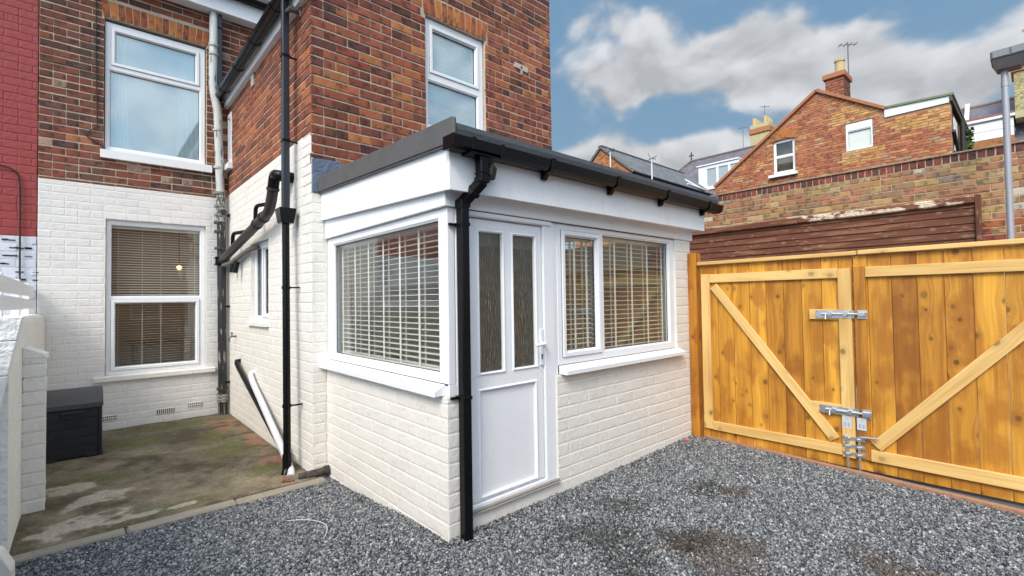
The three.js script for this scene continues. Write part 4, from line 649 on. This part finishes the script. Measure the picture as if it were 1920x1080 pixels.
// ---------------------------------------------------------------- timber gates
{
  const p = thing('gate_post', 'square stained timber gate post against the porch corner', 'post', [3.34, 0, .06]);
  obj('post', [box(3.285, 3.40, -.3, 2.095, .002, .104, .006, .1, .3)], M.post, p);
  const X = 3.3, r = rng(51);
  const board = (t, z0, z1, y0, y1, i) => obj('board', [box(X + .030, X + .050, y0, y1, z0 + .0015, z1 - .0015, .003, r() * .5, r() * 2)], M.board[i % 6], t);
  const rail = (t, name, g) => obj(name, [g], M.rail[Math.floor(r() * 2)], t);
  const mk = (x0, x1, y0, y1, z0, z1) => box(x0, x1, y0, y1, z0, z1, .004, r() * .5, r() * 2);
  const brace = (t, z0, y0, z1, y1, w) => { const l = Math.hypot(z1 - z0, y1 - y0); rail(t, 'brace', cbox(.026, l, w, .004, r() * .5, r() * 2).rotateX(Math.atan2(z1 - z0, y1 - y0)).translate(X + .016, (y0 + y1) / 2, (z0 + z1) / 2)); };
  const bolt = (t, y, z0) => {                                   // long tower bolt reaching over the gap
    const b = part('tower_bolt', t), x = X - .002;
    obj('bolt_plate', [box(x - .003, x, y - .038, y + .032, z0, z0 + .30, .001)], M.zinc, b); obj('bolt_bar', [rod([x - .016, y, z0 + .05], [x - .016, y, z0 + .36], .0095), rod([x - .016, y, z0 + .085], [x - .03, y - .05, z0 + .085], .008)], M.zinc, b);
    obj('bolt_guide', [0.10, .22].map((k) => box(x - .028, x - .002, y - .02, y + .02, z0 + k, z0 + k + .035, .005)), M.zinc, b);
    obj('keeper', [box(x - .003, x + .002, y - .042, y + .036, z0 + .325, z0 + .395, .001), box(x - .03, x - .002, y - .02, y + .02, z0 + .33, z0 + .392, .006)], M.zinc, b);
    obj('screw', [[.012, .02], [.012, -.026], [.285, .02], [.285, -.028]].map(([k, v]) => new THREE.CylinderGeometry(.005, .005, .003, 8).rotateZ(Math.PI / 2).translate(x - .0035, y + v, z0 + k)), M.metal, b);
  };
  const drop = (t, z, handle) => {
    const b = part('drop_bolt', t), x = X - .002; obj('bolt_bar', [handle ? tube([[x - .02, .0, z], [x - .02, .34, z], [x - .035, .352, z + .14]], .0105, 12, true, .4) : tube([[x - .02, .0, z], [x - .02, .335, z], [x - .06, .345, z - .0]], .0105, 12, true, .3)], M.zinc, b);
    for (const y of [.312, .243, .175]) obj('bolt_bracket', [box(x - .003, x, y - .017, y + .017, z - .042, z + .042, .001), box(x - .036, x - .002, y - .014, y + .014, z - .017, z + .017, .006)], M.zinc, b);
  };
  const note = (t, z) => { const b = part('product_label', t); obj('label_card', [box(X - .0035, X - .0012, .398, .505, z - .035, z + .035, .0005)], M.sticker, b); obj('printed_marks', [box(X - .0042, X - .0037, .415, .45, z - .022, z - .006, .0002), box(X - .0042, X - .0037, .415, .45, z + .006, z + .022, .0002), box(X - .0042, X - .0037, .478, .484, z - .01, z + .012, .0002)], std({ color: C(.36, .39, .46), roughness: .5 }), b); };
  // narrow left leaf
  const L = thing('gate_leaf', 'narrower left leaf of the yellow timber gate with brace falling to the right', 'gate', [3.32, .04, .85], 'timber gate leaves');
  const zb = [.125, .318, .485, .655, .815, .978, 1.138, 1.307, 1.445, 1.55]; for (let i = 0; i < zb.length - 1; i++) board(L, zb[i], zb[i + 1], .042, 1.948, Math.floor(r() * 6));
  rail(L, 'stile', mk(X, X + .029, .15, 1.849, .148, .244)); rail(L, 'stile', mk(X - .002, X + .028, .134, 1.836, 1.443, 1.543)); rail(L, 'rail', mk(X + .002, X + .029, 1.752, 1.844, .245, 1.442)); rail(L, 'rail', mk(X + .002, X + .029, .146, .24, .245, 1.442));
  brace(L, .285, 1.715, 1.385, .275, .088);
  rail(L, 'lock_block', mk(X + .004, X + .029, 1.372, 1.466, 1.205, 1.442)); rail(L, 'lock_block', mk(X + .004, X + .0295, .505, .602, 1.19, 1.442));
  rail(L, 'capping', mk(X - .012, X + .062, 1.952, 1.988, .11, 1.592));
  bolt(L, 1.425, 1.262); bolt(L, .548, 1.272); drop(L, 1.487, false); note(L, 1.482);
  // wide right leaf
  const R = thing('gate_leaf', 'wider right leaf of the yellow timber gate with brace rising to the right', 'gate', [3.32, .04, 2.3], 'timber gate leaves');
  const zr = [1.558, 1.662, 1.828, 1.996, 2.163, 2.331, 2.503, 2.67, 2.84, 3.0, 3.16]; for (let i = 0; i < zr.length - 1; i++) board(R, zr[i], zr[i + 1], .042, 1.950, Math.floor(r() * 6));
  rail(R, 'stile', mk(X + .004, X + .029, .14, 1.85, 1.563, 1.65)); R.children[R.children.length - 1].material = M.board[1]; rail(R, 'stile', mk(X, X + .029, .14, 1.85, 3.06, 3.155)); rail(R, 'rail', mk(X, X + .029, 1.752, 1.842, 1.651, 3.06)); rail(R, 'rail', mk(X, X + .029, .14, .24, 1.651, 3.06));
  brace(R, 1.69, .27, 2.94, 1.72, .095);
  rail(R, 'capping', mk(X - .012, X + .062, 1.954, 1.993, 1.604, 3.17));
  drop(R, 1.574, true); note(R, 1.592);
  const p2 = thing('gate_post', 'far right gate post just outside the photo', 'post', [3.34, 0, 3.25]); obj('post', [box(3.285, 3.40, -.3, 2.1, 3.18, 3.29, .006)], M.post, p2);
  structure(obj('gate_threshold', [box(3.06, 3.62, -.3, -.005, .11, 3.6, .01)], M.soil));
  const e = obj('edging_board', [bar([3.345, .034, .13], [3.075, .034, 3.0], .05, .055, [0, 1, 0], .006)], M.edging); tag(e, 'reddish timber edging board between gravel and gate', 'edging board');
  tag(obj('paper_scrap', [cbox(.05, .004, .035, .001).rotateY(.5).rotateZ(.2).translate(3.225, .012, 2.16)], M.whitePlastic), 'small white paper scrap under the right gate leaf', 'litter');
  tag(obj('wood_offcut', [cbox(.035, .018, .11, .003).rotateY(.15).translate(3.175, .012, 2.42)], M.rail[0]), 'pale timber offcut on the edging board below the gate', 'offcut');
}
tag(obj('string', [new THREE.TubeGeometry(new THREE.CatmullRomCurve3([[-.66, 0, -1.20], [-.57, 0, -1.12], [-.51, 0, -.98], [-.50, 0, -.84], [-.54, 0, -.72], [-.60, 0, -.62]].map((p) => V3([p[0], gy(p[0], p[2]) + .014, p[2]]))), 40, .0026, 6)], M.string), 'pale curved piece of string lying on the gravel', 'string');
tag(obj('twig', [rod([1.02, gy(1.02, 1.15) + .01, 1.15], [1.14, gy(1.1, 1.1) + .014, 1.10], .006, 6)], M.cable), 'short dark twig on the gravel near the brown stained patch', 'twig');
tag(obj('red_scrap', [cbox(.05, .03, .04, .01).rotateY(.6).rotateX(.3).translate(3.05, gy(3.05, .06) + .02, .07)], std({ color: C(.55, .14, .14), roughness: .6 })), 'crumpled red scrap against the porch wall near the gate post', 'litter');

// ---------------------------------------------------------------- the alley beyond: brick wall, brown boarding, lamp post
{
  const t = thing('alley_wall', 'tall yellow and red brick wall with a red brick coping beyond the gate', 'wall', [7.62, -.1, 0]), F = FR.W(7.5), list = [];
  obj('mortar', [plate(F, rect(-3.6, 5.5, -.3, 3.48), [], -.22, -.008)], std({ color: C(.50, .38, .26), map: speckMap, roughness: .97, bumpMap: fineBump, bumpScale: .006 }), t);
  layBricks(list, t, F, { u0: -2.6, u1: 3.1, v0: 2.1, v1: 3.478, tones: (u, v, r) => { if (v < 2.58 && u > 1.9) return [jitter(r() < .8 ? pick(r, T_RED.slice(0, 4)) : pick(r, T_YELLOW), r), 'raw']; const k = r(); return [jitter(k < .62 ? pick(r, T_YELLOW) : k < .86 ? [.44, .20, .11] : k < .93 ? [.58, .50, .40] : [.34, .25, .18], r, .10), 'raw']; }, seed: 61, deep: .008, joint: .012, pitch: .27 });
  for (let u = -2.6, r = rng(62); u < 3.1; u += .092) addBrick(list, t, F, u, 3.54, .11, .08, jitter(pick(r, [[.28, .07, .045], [.22, .06, .045], [.33, .09, .055], [.15, .06, .05]]), r), 'raw', r, Math.PI / 2, (r() - .5) * .01 + .004);
  obj('coping_tile', [plate(F, rect(-3.6, 5.5, 3.598, 3.622), [], -.24, .03, .004)], std({ color: C(.34, .25, .17), map: speckMap, roughness: .95, bumpMap: paintBump, bumpScale: .02 }), t);
  obj('mortar', [plate(F, rect(-3.6, 5.5, 3.48, 3.597), [], -.22, -.004)], M.mortar, t);
  emitBricks(list, 300);
}
{
  let fenceEnd = 0; const t = thing('brown_fence', 'dark brown overlapping board fence with a worn top beam in front of the brick wall', 'fence', [7.42, -.1, 0]), r = rng(66);
  for (let y = .2; y < 2.8; y += .108) for (const [a, b] of [[-3.4, -.35 + (r() - .5) * 1.2], [0, 2.10]]) { const z0 = a === 0 ? fenceEnd : a, z1 = b; if (a !== 0) fenceEnd = b; obj('board', [cbox(.022, .122, z1 - z0 - .004, .003, r() * .5, r() * 2).rotateZ(-.17).translate(7.43, y + .06, (z0 + z1) / 2)], M.brown, t); }
  const bs = tex(256, 512, (u, v) => { const n = fbm(u * 6, v * 14, 5, 6, 14, 7); return mix3(mix3([.13, .045, .025], [.26, .10, .06], fbm(u * 20, v * 4, 3, 20, 4, 71)), [.70, .56, .42], sstep(.42, .56, n)); }, .4, 2.2);
  obj('top_beam', [box(7.36, 7.46, 2.845, 2.95, -3.4, -.10, .012, .1, .4)], M.brown, t); obj('top_beam', [box(7.355, 7.46, 2.85, 2.957, -.095, 2.10, .014, .3, .2)], std({ map: bs, roughness: .9, bumpMap: paintBump, bumpScale: .03 }), t);
  obj('end_post', [box(7.37, 7.47, -.2, 2.96, 2.105, 2.165, .006, .2, .9)], M.brown, t);
}
{
  const t = thing('lamp_post', 'slim grey street lamp post with a flat lantern rising behind the gate', 'lamp post', [6.6, -.1, 2.46]);
  obj('post', [rod([6.6, -.1, 2.455], [6.6, 4.34, 2.462], .033, 18), new THREE.CylinderGeometry(.037, .037, .06, 18).translate(6.6, 4.16, 2.462)], M.galv, t);
  const q = (o) => { const g = new THREE.BufferGeometry(), P = []; for (const f of [[0, 1, 2, 3], [7, 6, 5, 4], [0, 4, 5, 1], [1, 5, 6, 2], [2, 6, 7, 3], [3, 7, 4, 0]]) for (const i of [0, 2, 1, 0, 3, 2]) P.push(...o[f[i]]); g.setAttribute('position', new THREE.Float32BufferAttribute(P, 3)); g.computeVertexNormals(); return uvBox(g); };
  obj('lantern_body', [q([[6.50, 4.33, 2.40], [6.70, 4.33, 2.40], [6.70, 4.33, 2.60], [6.50, 4.33, 2.60], [6.44, 4.44, 2.36], [6.76, 4.44, 2.36], [6.76, 4.44, 2.68], [6.44, 4.44, 2.68]])], M.lampHead, t);
  obj('lantern_top', [box(6.43, 6.77, 4.442, 4.55, 2.35, 2.70, .012)], M.lampHead, t); for (const z of [2.37, 2.53]) obj('lantern_panel', [box(6.424, 6.4305, 4.46, 4.535, z, z + .14, .002)], M.lampGlass, t);
}

// ---------------------------------------------------------------- the row opposite, behind the photographer: the lower windows mirror it
{
  const t = thing('opposite_house', 'red brick house across the yard, seen only mirrored in the window glass', 'house', [-2, -.2, 17]), F = new THREE.Matrix4().makeBasis(new THREE.Vector3(-1, 0, 0), new THREE.Vector3(0, 1, 0), new THREE.Vector3(0, 0, -1)).setPosition(0, 0, 15);
  obj('wall', [plate(F, rect(-5, 10, -.3, 5.6), [[-1, .2, .9, 2.4], [2, 3.2, .9, 2.4], [5, 6.2, .9, 2.4], [2, 3.2, 3.5, 5]], -.3, 0)], std({ color: C(.26, .09, .06), map: brickMap, roughness: .95 }), t);
  obj('window_frame', [[-1, .2, .9, 2.4], [2, 3.2, .9, 2.4], [5, 6.2, .9, 2.4], [2, 3.2, 3.5, 5]].map((h) => plate(F, rect(...h), [[h[0] + .08, h[1] - .08, h[2] + .08, h[3] - .08]], -.12, -.06)), M.upvc, t).userData.kind = 'stuff';
  obj('roof', [plate(FR.W(5), [[14.8, 5.6], [18, 7.6], [21, 5.6]], [], 0, 15)], M.trimGrey, t); obj('wall', [box(-10, 5, -.3, 5.6, 15.31, 21)], M.roomDark, t);
}

// ---------------------------------------------------------------- houses beyond
function slates(name, parent, A, B, D, rows, cols, tone, seed) {     // A-B along the eave, A-D up the slope
  const r = rng(seed), a = V3(A), e = V3(B).sub(a), s = V3(D).sub(a), n = new THREE.Vector3().crossVectors(e, s).normalize(); if (n.y < 0) n.negate();
  const out = [], w = e.length() / cols, h = s.length() / rows, ex = e.clone().normalize(), sy = s.clone().normalize(), m = new THREE.Matrix4();
  for (let j = 0; j < rows; j++) for (let i = 0; i < cols + (j & 1); i++) {
    const u0 = Math.max(0, i - (j & 1) * .5), u1 = Math.min(cols, i + 1 - (j & 1) * .5), g = new THREE.BoxGeometry((u1 - u0) * w - .006, h * 1.25, .012).toNonIndexed(), k = .8 + .4 * r(), c = []; for (let q = 0; q < g.attributes.position.count; q++) c.push(tone[0] * k, tone[1] * k, tone[2] * k * (.95 + .1 * r())); g.setAttribute('color', new THREE.Float32BufferAttribute(c, 3));
    g.rotateX(.035 + .01 * r()); const p = a.clone().addScaledVector(ex, (u0 + u1) / 2 * w).addScaledVector(sy, (j + .55) * h).addScaledVector(n, .012);
    out.push(g.applyMatrix4(m.makeBasis(ex, sy, new THREE.Vector3().crossVectors(ex, sy)).setPosition(p)));
  }
  const o = obj(name, out, M.slate, parent); o.userData.kind = 'stuff'; return o;
}
function clipHip(g, base) {                                   // drop the slates beyond the hip line
  const p = g.attributes.position, out = [], nm = ['position', 'normal', 'uv', 'color'], keep = {}; nm.forEach((n) => keep[n] = []);
  for (let i = 0; i < p.count; i += 36) { let z = 0, y = 0; for (let k = 0; k < 36; k++) { z += p.getZ(i + k) / 36; y += p.getY(i + k) / 36; } if (z + base.z < -10.4 + 1.4 * (y + base.y - 5.9) / 2.53) continue; for (const n of nm) { const a = g.attributes[n], s = a.itemSize; for (let k = i * s; k < (i + 36) * s; k++) keep[n].push(a.array[k]); } }
  const q = new THREE.BufferGeometry(); nm.forEach((n) => q.setAttribute(n, new THREE.Float32BufferAttribute(keep[n], n === 'uv' ? 2 : 3))); return q;
}
const farBricks = (t, F, o) => { const l = []; layBricks(l, t, F, o); emitBricks(l, 0); };
function aerial(label, x, y, z, h, n, turn, group) {
  const t = thing('tv_aerial', label, 'aerial', [x, y, z], group), c = Math.cos(turn), s = Math.sin(turn), m = std({ color: C(.14, .14, .16), roughness: .5 });
  obj('mast', [rod([x, y, z], [x, y + h, z], .014, 8)], m, t); obj('boom', [rod([x - .2 * c, y + h * .92, z - .2 * s], [x + .2 * c, y + h * .92, z + .2 * s], .009, 6)], m, t);
  const g = []; for (let i = 0; i < n; i++) { const k = -.18 + .36 * i / (n - 1); g.push(rod([x + k * c + .10 * s, y + h * .92, z + k * s - .10 * c], [x + k * c - .10 * s, y + h * .92, z + k * s + .10 * c], .008, 5)); } obj('element', g, m, t); return t;
}
{
  const t = thing('gabled_house', 'large orange brick gabled house rising behind the alley wall', 'house', [14, -.1, -1]), F = FR.W(12);
  const out = [[-3.62, 2.5], [-3.62, 4.85], [-.98, 6.8], [.363, 5.92], [.37, 5.70], [1.5, 5.70], [1.5, 2.5]], line = (z) => z < -.98 ? lerp(6.8, 4.85, (-.98 - z) / 2.64) : z < .363 ? lerp(6.8, 5.92, (z + .98) / 1.343) : 5.70;
  const h1 = [-2.05, -1.515, 4.85, 5.76], h2 = [-.40, .145, 5.09, 5.77];
  obj('mortar', [plate(F, out, [h1, h2], -.3, -.008)], std({ color: C(.40, .22, .13), map: speckMap, roughness: .95 }), t);
  obj('wall', [plate(F, [[-3.62, 2.5], [-3.62, 4.8], [-.98, 6.75], [1.48, 5.65], [1.48, 2.5]], [], -5, -.75)], std({ color: C(.30, .12, .075), map: brickMap, roughness: .95 }), t);
  farBricks(t, F, { u0: -3.62, u1: 1.5, v0: 3.4, v1: 6.8, holes: [h1, h2], tones: (u, v, r) => { const y = (u > -.62 && u < .3 && v > 5.78 && v < 6.2) || (u > -.5 && u < .35 && v > 4.75 && v < 5.1) || (u > .55 && v > 5.15 - (u - .55) * .1 && v > 5.2 + (1 - u) * .45) || r() < .1; return [jitter(y && r() < .85 ? pick(r, [[.68, .37, .13], [.64, .33, .12], [.70, .42, .17]]) : r() < .06 ? [.55, .36, .24] : pick(r, [[.52, .19, .095], [.48, .165, .085], [.56, .225, .11], [.43, .15, .08], [.58, .25, .12]]), r), 'raw']; }, seed: 71, course: .062, pitch: .19, joint: .007, headers: false, deep: .005, limit: (u, v, w) => v < line(u - w / 2) - .03 && v < line(u + w / 2) - .03 });
  obj('verge', [bar([11.98, 4.83, -3.66], [11.98, 6.80, -.98], .07, .10, [1, 0, 0]), bar([11.98, 6.80, -.98], [11.98, 5.91, .40], .07, .10, [1, 0, 0])], M.terracotta, t);
  slates('roof', t, [12.05, 4.86, -3.66], [17, 4.86, -3.66], [12.05, 6.83, -.98], 12, 16, [.11, .11, .13], 5); slates('roof', t, [12.05, 5.9, .42], [17, 5.9, .42], [12.05, 6.83, -.98], 8, 16, [.11, .11, .13], 6);
  obj('window_arch', [plate(F, [[-2.12, 5.74], [-2.10, 5.98], [-1.78, 6.06], [-1.47, 5.98], [-1.45, 5.74], [-1.52, 5.74], [-1.78, 5.81], [-2.04, 5.74]], [], -.02, .012, .004)], std({ color: C(.50, .19, .06), map: brickMap, roughness: .9 }), t);
  makeWindow(t, F, { u0: -2.045, u1: -1.52, v0: 4.86, v1: 5.755, n: -.05, lights: [{ u0: -1.98, u1: -1.585, v0: 5.36, v1: 5.69 }, { u0: -1.98, u1: -1.585, v0: 4.93, v1: 5.28 }], sill: [-2.15, -1.45, 4.77, 4.86, -.05, .10] });
  makeWindow(t, F, { u0: -.395, u1: .14, v0: 5.095, v1: 5.765, n: -.02, lights: [{ u0: -.345, u1: .095, v0: 5.14, v1: 5.55 }], glass: M.lampGlass.clone() }); t.children[t.children.length - 1].children.find((c) => c.name === 'pane').material = std({ color: C(.66, .70, .66), roughness: .12 });
  obj('roller_shutter', [lbox(F, -.345, .095, 5.58, 5.72, -.03, -.012)], M.whiteBoard, t);
  obj('room_lining', [box(12.3, 12.9, 4.7, 5.9, -2.3, -1.3)], M.roomDark, t);
  obj('fascia', [plate(F, [[.372, 5.70], [.372, 5.90], [1.49, 5.84], [1.49, 5.70]], [], -.02, .02, .003)], M.whiteBoard, t);
  obj('flat_roof', [plate(F, [[.38, 5.905], [.38, 5.95], [1.56, 5.89], [1.56, 5.842]], [], -4, .05)], M.moss, t);
  obj('end_fascia', [box(11.95, 16, 5.72, 5.84, 1.50, 1.54)], std({ color: C(.09, .06, .05), roughness: .7 }), t); obj('end_window', [box(12.5, 13.1, 4.75, 5.5, 1.492, 1.51)], M.whiteBoard, t);
  obj('rain_pipe', [rod([13.6, 3.6, 1.56], [13.6, 5.7, 1.56], .05), rod([12.1, 5.1, 1.53], [13.4, 4.5, 1.53], .035)], M.pitch, t);
  const ch = part('chimney', t), z0 = -.86, z1 = -.47; obj('chimney_stack', [box(12.3, 12.9, 6.2, 7.1, z0, z1)], std({ color: C(.36, .13, .075), map: brickMap, bumpMap: brickBump, bumpScale: .01, roughness: .95 }), ch);
  farBricks(ch, FR.W(12.29), { u0: z0, u1: z1, v0: 6.3, v1: 7.1, tones: (u, v, r) => [jitter([.38, .13, .075], r, .2), 'raw'], seed: 72, course: .07, pitch: .2, joint: .008, headers: false, deep: .01 }); farBricks(ch, FR.S(z1 + .01), { u0: 12.3, u1: 12.9, v0: 6.3, v1: 7.1, tones: (u, v, r) => [jitter([.24, .09, .06], r, .2), 'raw'], seed: 73, course: .07, pitch: .2, joint: .008, headers: false, deep: .01 });
  obj('chimney_cap', [box(12.24, 12.96, 7.1, 7.23, z0 - .05, z1 + .05, .01)], M.terracotta, ch); obj('chimney_pot', [new THREE.CylinderGeometry(.10, .115, .36, 16).translate(12.5, 7.41, -.58), new THREE.CylinderGeometry(.12, .12, .05, 16).translate(12.5, 7.57, -.58)], M.buff, ch);
}
aerial('thin aerial beside the buff chimney pot of the gabled house', 12.6, 7.23, -.42, .8, 4, .9);
{
  const t = thing('slate_outbuilding', 'small orange brick gabled building with grey slate roof just above the porch gutter', 'building', [11.5, -.1, -5.3]), F = FR.W(9);
  const line = (z) => z < -5.5 ? lerp(5.85, 4.9, (-5.5 - z) / 1.0) : lerp(5.85, 4.98, (z + 5.5) / 1.0);
  obj('mortar', [plate(F, [[-6.5, 2], [-6.5, 4.9], [-5.5, 5.83], [-4.5, 4.96], [-4.5, 2]], [], -4.5, -.008)], std({ color: C(.40, .22, .13), map: speckMap, roughness: .95 }), t);
  farBricks(t, F, { u0: -6.5, u1: -4.5, v0: 4.2, v1: 5.9, tones: (u, v, r) => [jitter(pick(r, [[.62, .25, .09], [.57, .21, .085], [.66, .31, .12]]), r), 'raw'], seed: 74, course: .062, pitch: .19, joint: .007, headers: false, deep: .005, limit: (u, v, w) => v < line(u - w / 2) - .03 && v < line(u + w / 2) - .03 });
  slates('roof', t, [8.95, 4.96, -4.42], [13.6, 4.96, -4.42], [8.95, 5.88, -5.5], 11, 26, [.17, .175, .185], 7); slates('roof', t, [8.95, 4.86, -6.6], [13.6, 4.86, -6.6], [8.95, 5.88, -5.5], 8, 20, [.12, .135, .15], 8);
  obj('verge', [bar([8.97, 4.94, -4.42], [8.97, 5.86, -5.5], .045, .035, [1, 0, 0]), bar([8.97, 5.86, -5.5], [8.97, 4.85, -6.6], .045, .035, [1, 0, 0])], std({ color: C(.18, .16, .15), roughness: .8 }), t);
  obj('ridge_tile', [bar([8.95, 5.885, -5.5], [13.6, 5.885, -5.5], .12, .05, [0, 1, 0])], std({ color: C(.10, .09, .09), roughness: .8 }), t);
  obj('eave_gutter', [rod([8.95, 4.90, -4.40], [13.6, 4.90, -4.40], .055, 10)], M.black, t); obj('dark_red_board', [box(9, 13.6, 4.6, 4.86, -4.496, -4.46)], M.darkRed, t);
  obj('skylight_flashing', [bar([12.1, 5.12, -4.56], [12.9, 5.02, -4.42], .09, .04, [0, 1, 0]), bar([12.6, 5.4, -4.9], [12.95, 5.0, -4.42], .08, .04, [0, 1, 0])], M.whiteBoard, t);
}
{ // two white flue poles with aerials in front of that roof
  for (const [x, y, z, h, lab] of [[8.7, 4.5, -4.97, 1.05, 'white pole with a small aerial in front of the orange gable'], [8.7, 4.2, -3.72, .85, 'white pole with a small aerial in front of the slate roof slope']]) { const t = thing('aerial_pole', lab, 'pole', [x, y, z]); obj('pole', [rod([x, y - .6, z], [x, y + h, z], .017, 10)], M.whiteBoard, t); obj('aerial_head', [rod([x, y + h, z - .14], [x, y + h + .06, z + .14], .010, 6), rod([x, y + h - .05, z], [x, y + h + .18, z - .10], .010, 6), rod([x - .1, y + h, z + .05], [x + .1, y + h + .02, z + .05], .01, 6)], M.metal, t); }
}
{
  const t = thing('slate_roofed_house', 'distant house with purple slate hipped roof and a white dormer window', 'house', [20, -.1, -7]), ry = 8.43;
  slates('roof', t, [18.0, 5.9, -10.4], [18.0, 5.9, -3.4], [21, ry, -10.4], 14, 26, [.155, .135, .15], 9);
  for (const m of t.children) { m.geometry = clipHip(m.geometry, t.position); }
  obj('roof_back', [plate(FR.W(21.02), [[-10.3, 5.9], [-9.0, ry - .05], [-3.4, ry - .05], [-3.4, 5.9]], [], -.3, 0)], M.trimGrey, t);
  obj('ridge_tile', [rod([21, ry + .03, -9.0], [21, ry + .03, -3.4], .07, 8), rod([21, ry + .03, -9.0], [18.0, 5.95, -10.4], .06, 8)], std({ color: C(.12, .10, .11), roughness: .8 }), t);
  obj('wall', [box(18.4, 24, 2, 5.95, -10.2, -3.4)], M.terracotta, t);
  obj('finial', [rod([21, ry, -8.95], [21, ry + .5, -8.95], .03, 8), rod([21, ry + .33, -9.07], [21, ry + .33, -8.83], .03, 6)], M.cable, t);
  const d = part('dormer', t), F = FR.W(18.2);
  obj('dormer_cheek', [box(18.25, 20.2, 6.2, 7.26, -7.2, -5.5)], M.whiteBoard, d); obj('dormer_roof', [box(18.12, 20.6, 7.27, 7.33, -7.26, -5.45)], M.whiteBoard, d); obj('dormer_wall', [box(18.22, 19, 5.6, 6.2, -7.2, -5.2)], M.terracotta, d);
  obj('window_frame', [plate(F, rect(-7.2, -5.45, 6.22, 7.26), [[-6.82, -6.42, 6.36, 7.12], [-6.32, -5.92, 6.36, 7.12], [-5.82, -5.5, 6.36, 7.12]], -.02, .03, .004)], M.whiteBoard, d); for (const u of [-6.83, -6.33, -5.83]) obj('pane', [lbox(F, u, u + .42, 6.35, 7.13, -.018, -.004, .001)], std({ color: C(.36, .40, .44), roughness: .15 }), d);
  const ch = part('chimney', t); obj('chimney_stack', [box(22, 22.9, 8, 9.35, -6.45, -5.6)], M.yellowBrick, ch); obj('chimney_band', [box(21.94, 22.96, 9.35, 9.62, -6.5, -5.55, .02)], M.terracotta, ch); obj('chimney_stack', [box(22, 22.9, 9.62, 9.8, -6.45, -5.6)], M.yellowBrick, ch);
  for (let i = 0; i < 4; i++) for (const k of [0, 1]) obj('chimney_pot', [new THREE.CylinderGeometry(.085, .10, .36, 12).translate(22.13 + .21 * i, 9.96, -6.3 + .5 * k)], M.buff, ch);
}
aerial('twin mast aerial to the left of the yellow chimney', 21.9, 8.4, -6.75, 1.5, 5, 1.2); aerial('aerial standing above the pots of the yellow chimney', 22.5, 9.8, -5.95, 1.0, 4, .8);
{
  const t = thing('slate_terrace', 'house at the far right with purple slate roof, white boarded dormer and yellow chimney', 'house', [18.5, -.1, 3]);
  slates('roof', t, [16.7, 4.9, 1.0], [16.7, 4.9, 5.4], [18.2, 7.2, 1.0], 14, 18, [.16, .145, .185], 10); obj('ridge_tile', [rod([18.2, 7.22, 1.0], [18.2, 7.22, 5.4], .06, 8)], std({ color: C(.26, .20, .17), roughness: .8 }), t);
  obj('wall', [box(17.6, 20, 2, 5.6, 1.1, 5.4)], M.terracotta, t);
  const d = part('dormer', t); for (let i = 0; i < 2; i++) obj('board', [box(16.96, 17.0, 5.88 + .24 * i, 6.112 + .24 * i, 1.42, 2.33)], M.whiteBoard, d); obj('dormer_gutter', [box(16.9, 17.1, 6.40, 6.47, 1.38, 2.36)], M.whiteBoard, d); obj('dormer_roof', [box(16.92, 18.1, 6.475, 6.54, 1.36, 2.36)], std({ color: C(.25, .12, .08), roughness: .8 }), d); obj('dormer_base', [box(16.97, 17.4, 5.5, 5.875, 1.40, 2.34)], std({ color: C(.46, .19, .07), map: brickMap, roughness: .9 }), d); obj('dormer_side', [box(17.01, 18.1, 5.88, 6.47, 1.44, 2.30)], M.whiteBoard, d);
  obj('party_wall', [bar([16.85, 5.7, 1.36], [18.15, 7.3, 1.36], .10, .12, [0, 1, 0])], M.whiteBoard, t);
  const ch = part('chimney', t); obj('chimney_stack', [box(16.9, 17.7, 6.3, 7.55, 2.36, 3.2)], M.yellowBrick, ch); obj('chimney_band', [box(16.84, 17.76, 7.55, 7.72, 2.31, 3.25, .015)], M.terracotta, ch); obj('chimney_stack', [box(16.9, 17.7, 7.72, 8.15, 2.36, 3.2)], M.yellowBrick, ch);
  farBricks(ch, FR.W(16.895), { u0: 2.36, u1: 3.2, v0: 6.5, v1: 7.55, tones: (u, v, r) => [jitter([.52, .45, .24], r, .12), 'raw'], seed: 75, course: .07, pitch: .2, joint: .008, headers: false, deep: .004 });
}
aerial('thin wire aerial above the grey street lamp', 16.9, 8.1, 2.75, .55, 3, 1.4);
{ const r = rng(44), g = []; for (let i = 0; i < 60; i++) g.push(new THREE.PlaneGeometry(.06, .09).rotateX(r() * 3).rotateY(r() * 6).translate(13.7 + .2 * r(), 5.0 + .5 * r(), 1.6 + .12 * r())); const t = thing('weed', 'small green weed growing by the white downpipe of the gabled house', 'plant', [13.8, 4.9, 1.62]); obj('leaves', g, std({ color: C(.12, .18, .05), roughness: .8, side: THREE.DoubleSide }), t); obj('stem', [rod([13.8, 4.6, 1.62], [13.8, 5.4, 1.66], .012)], M.leaf, t); }

renderer.render(scene, camera);
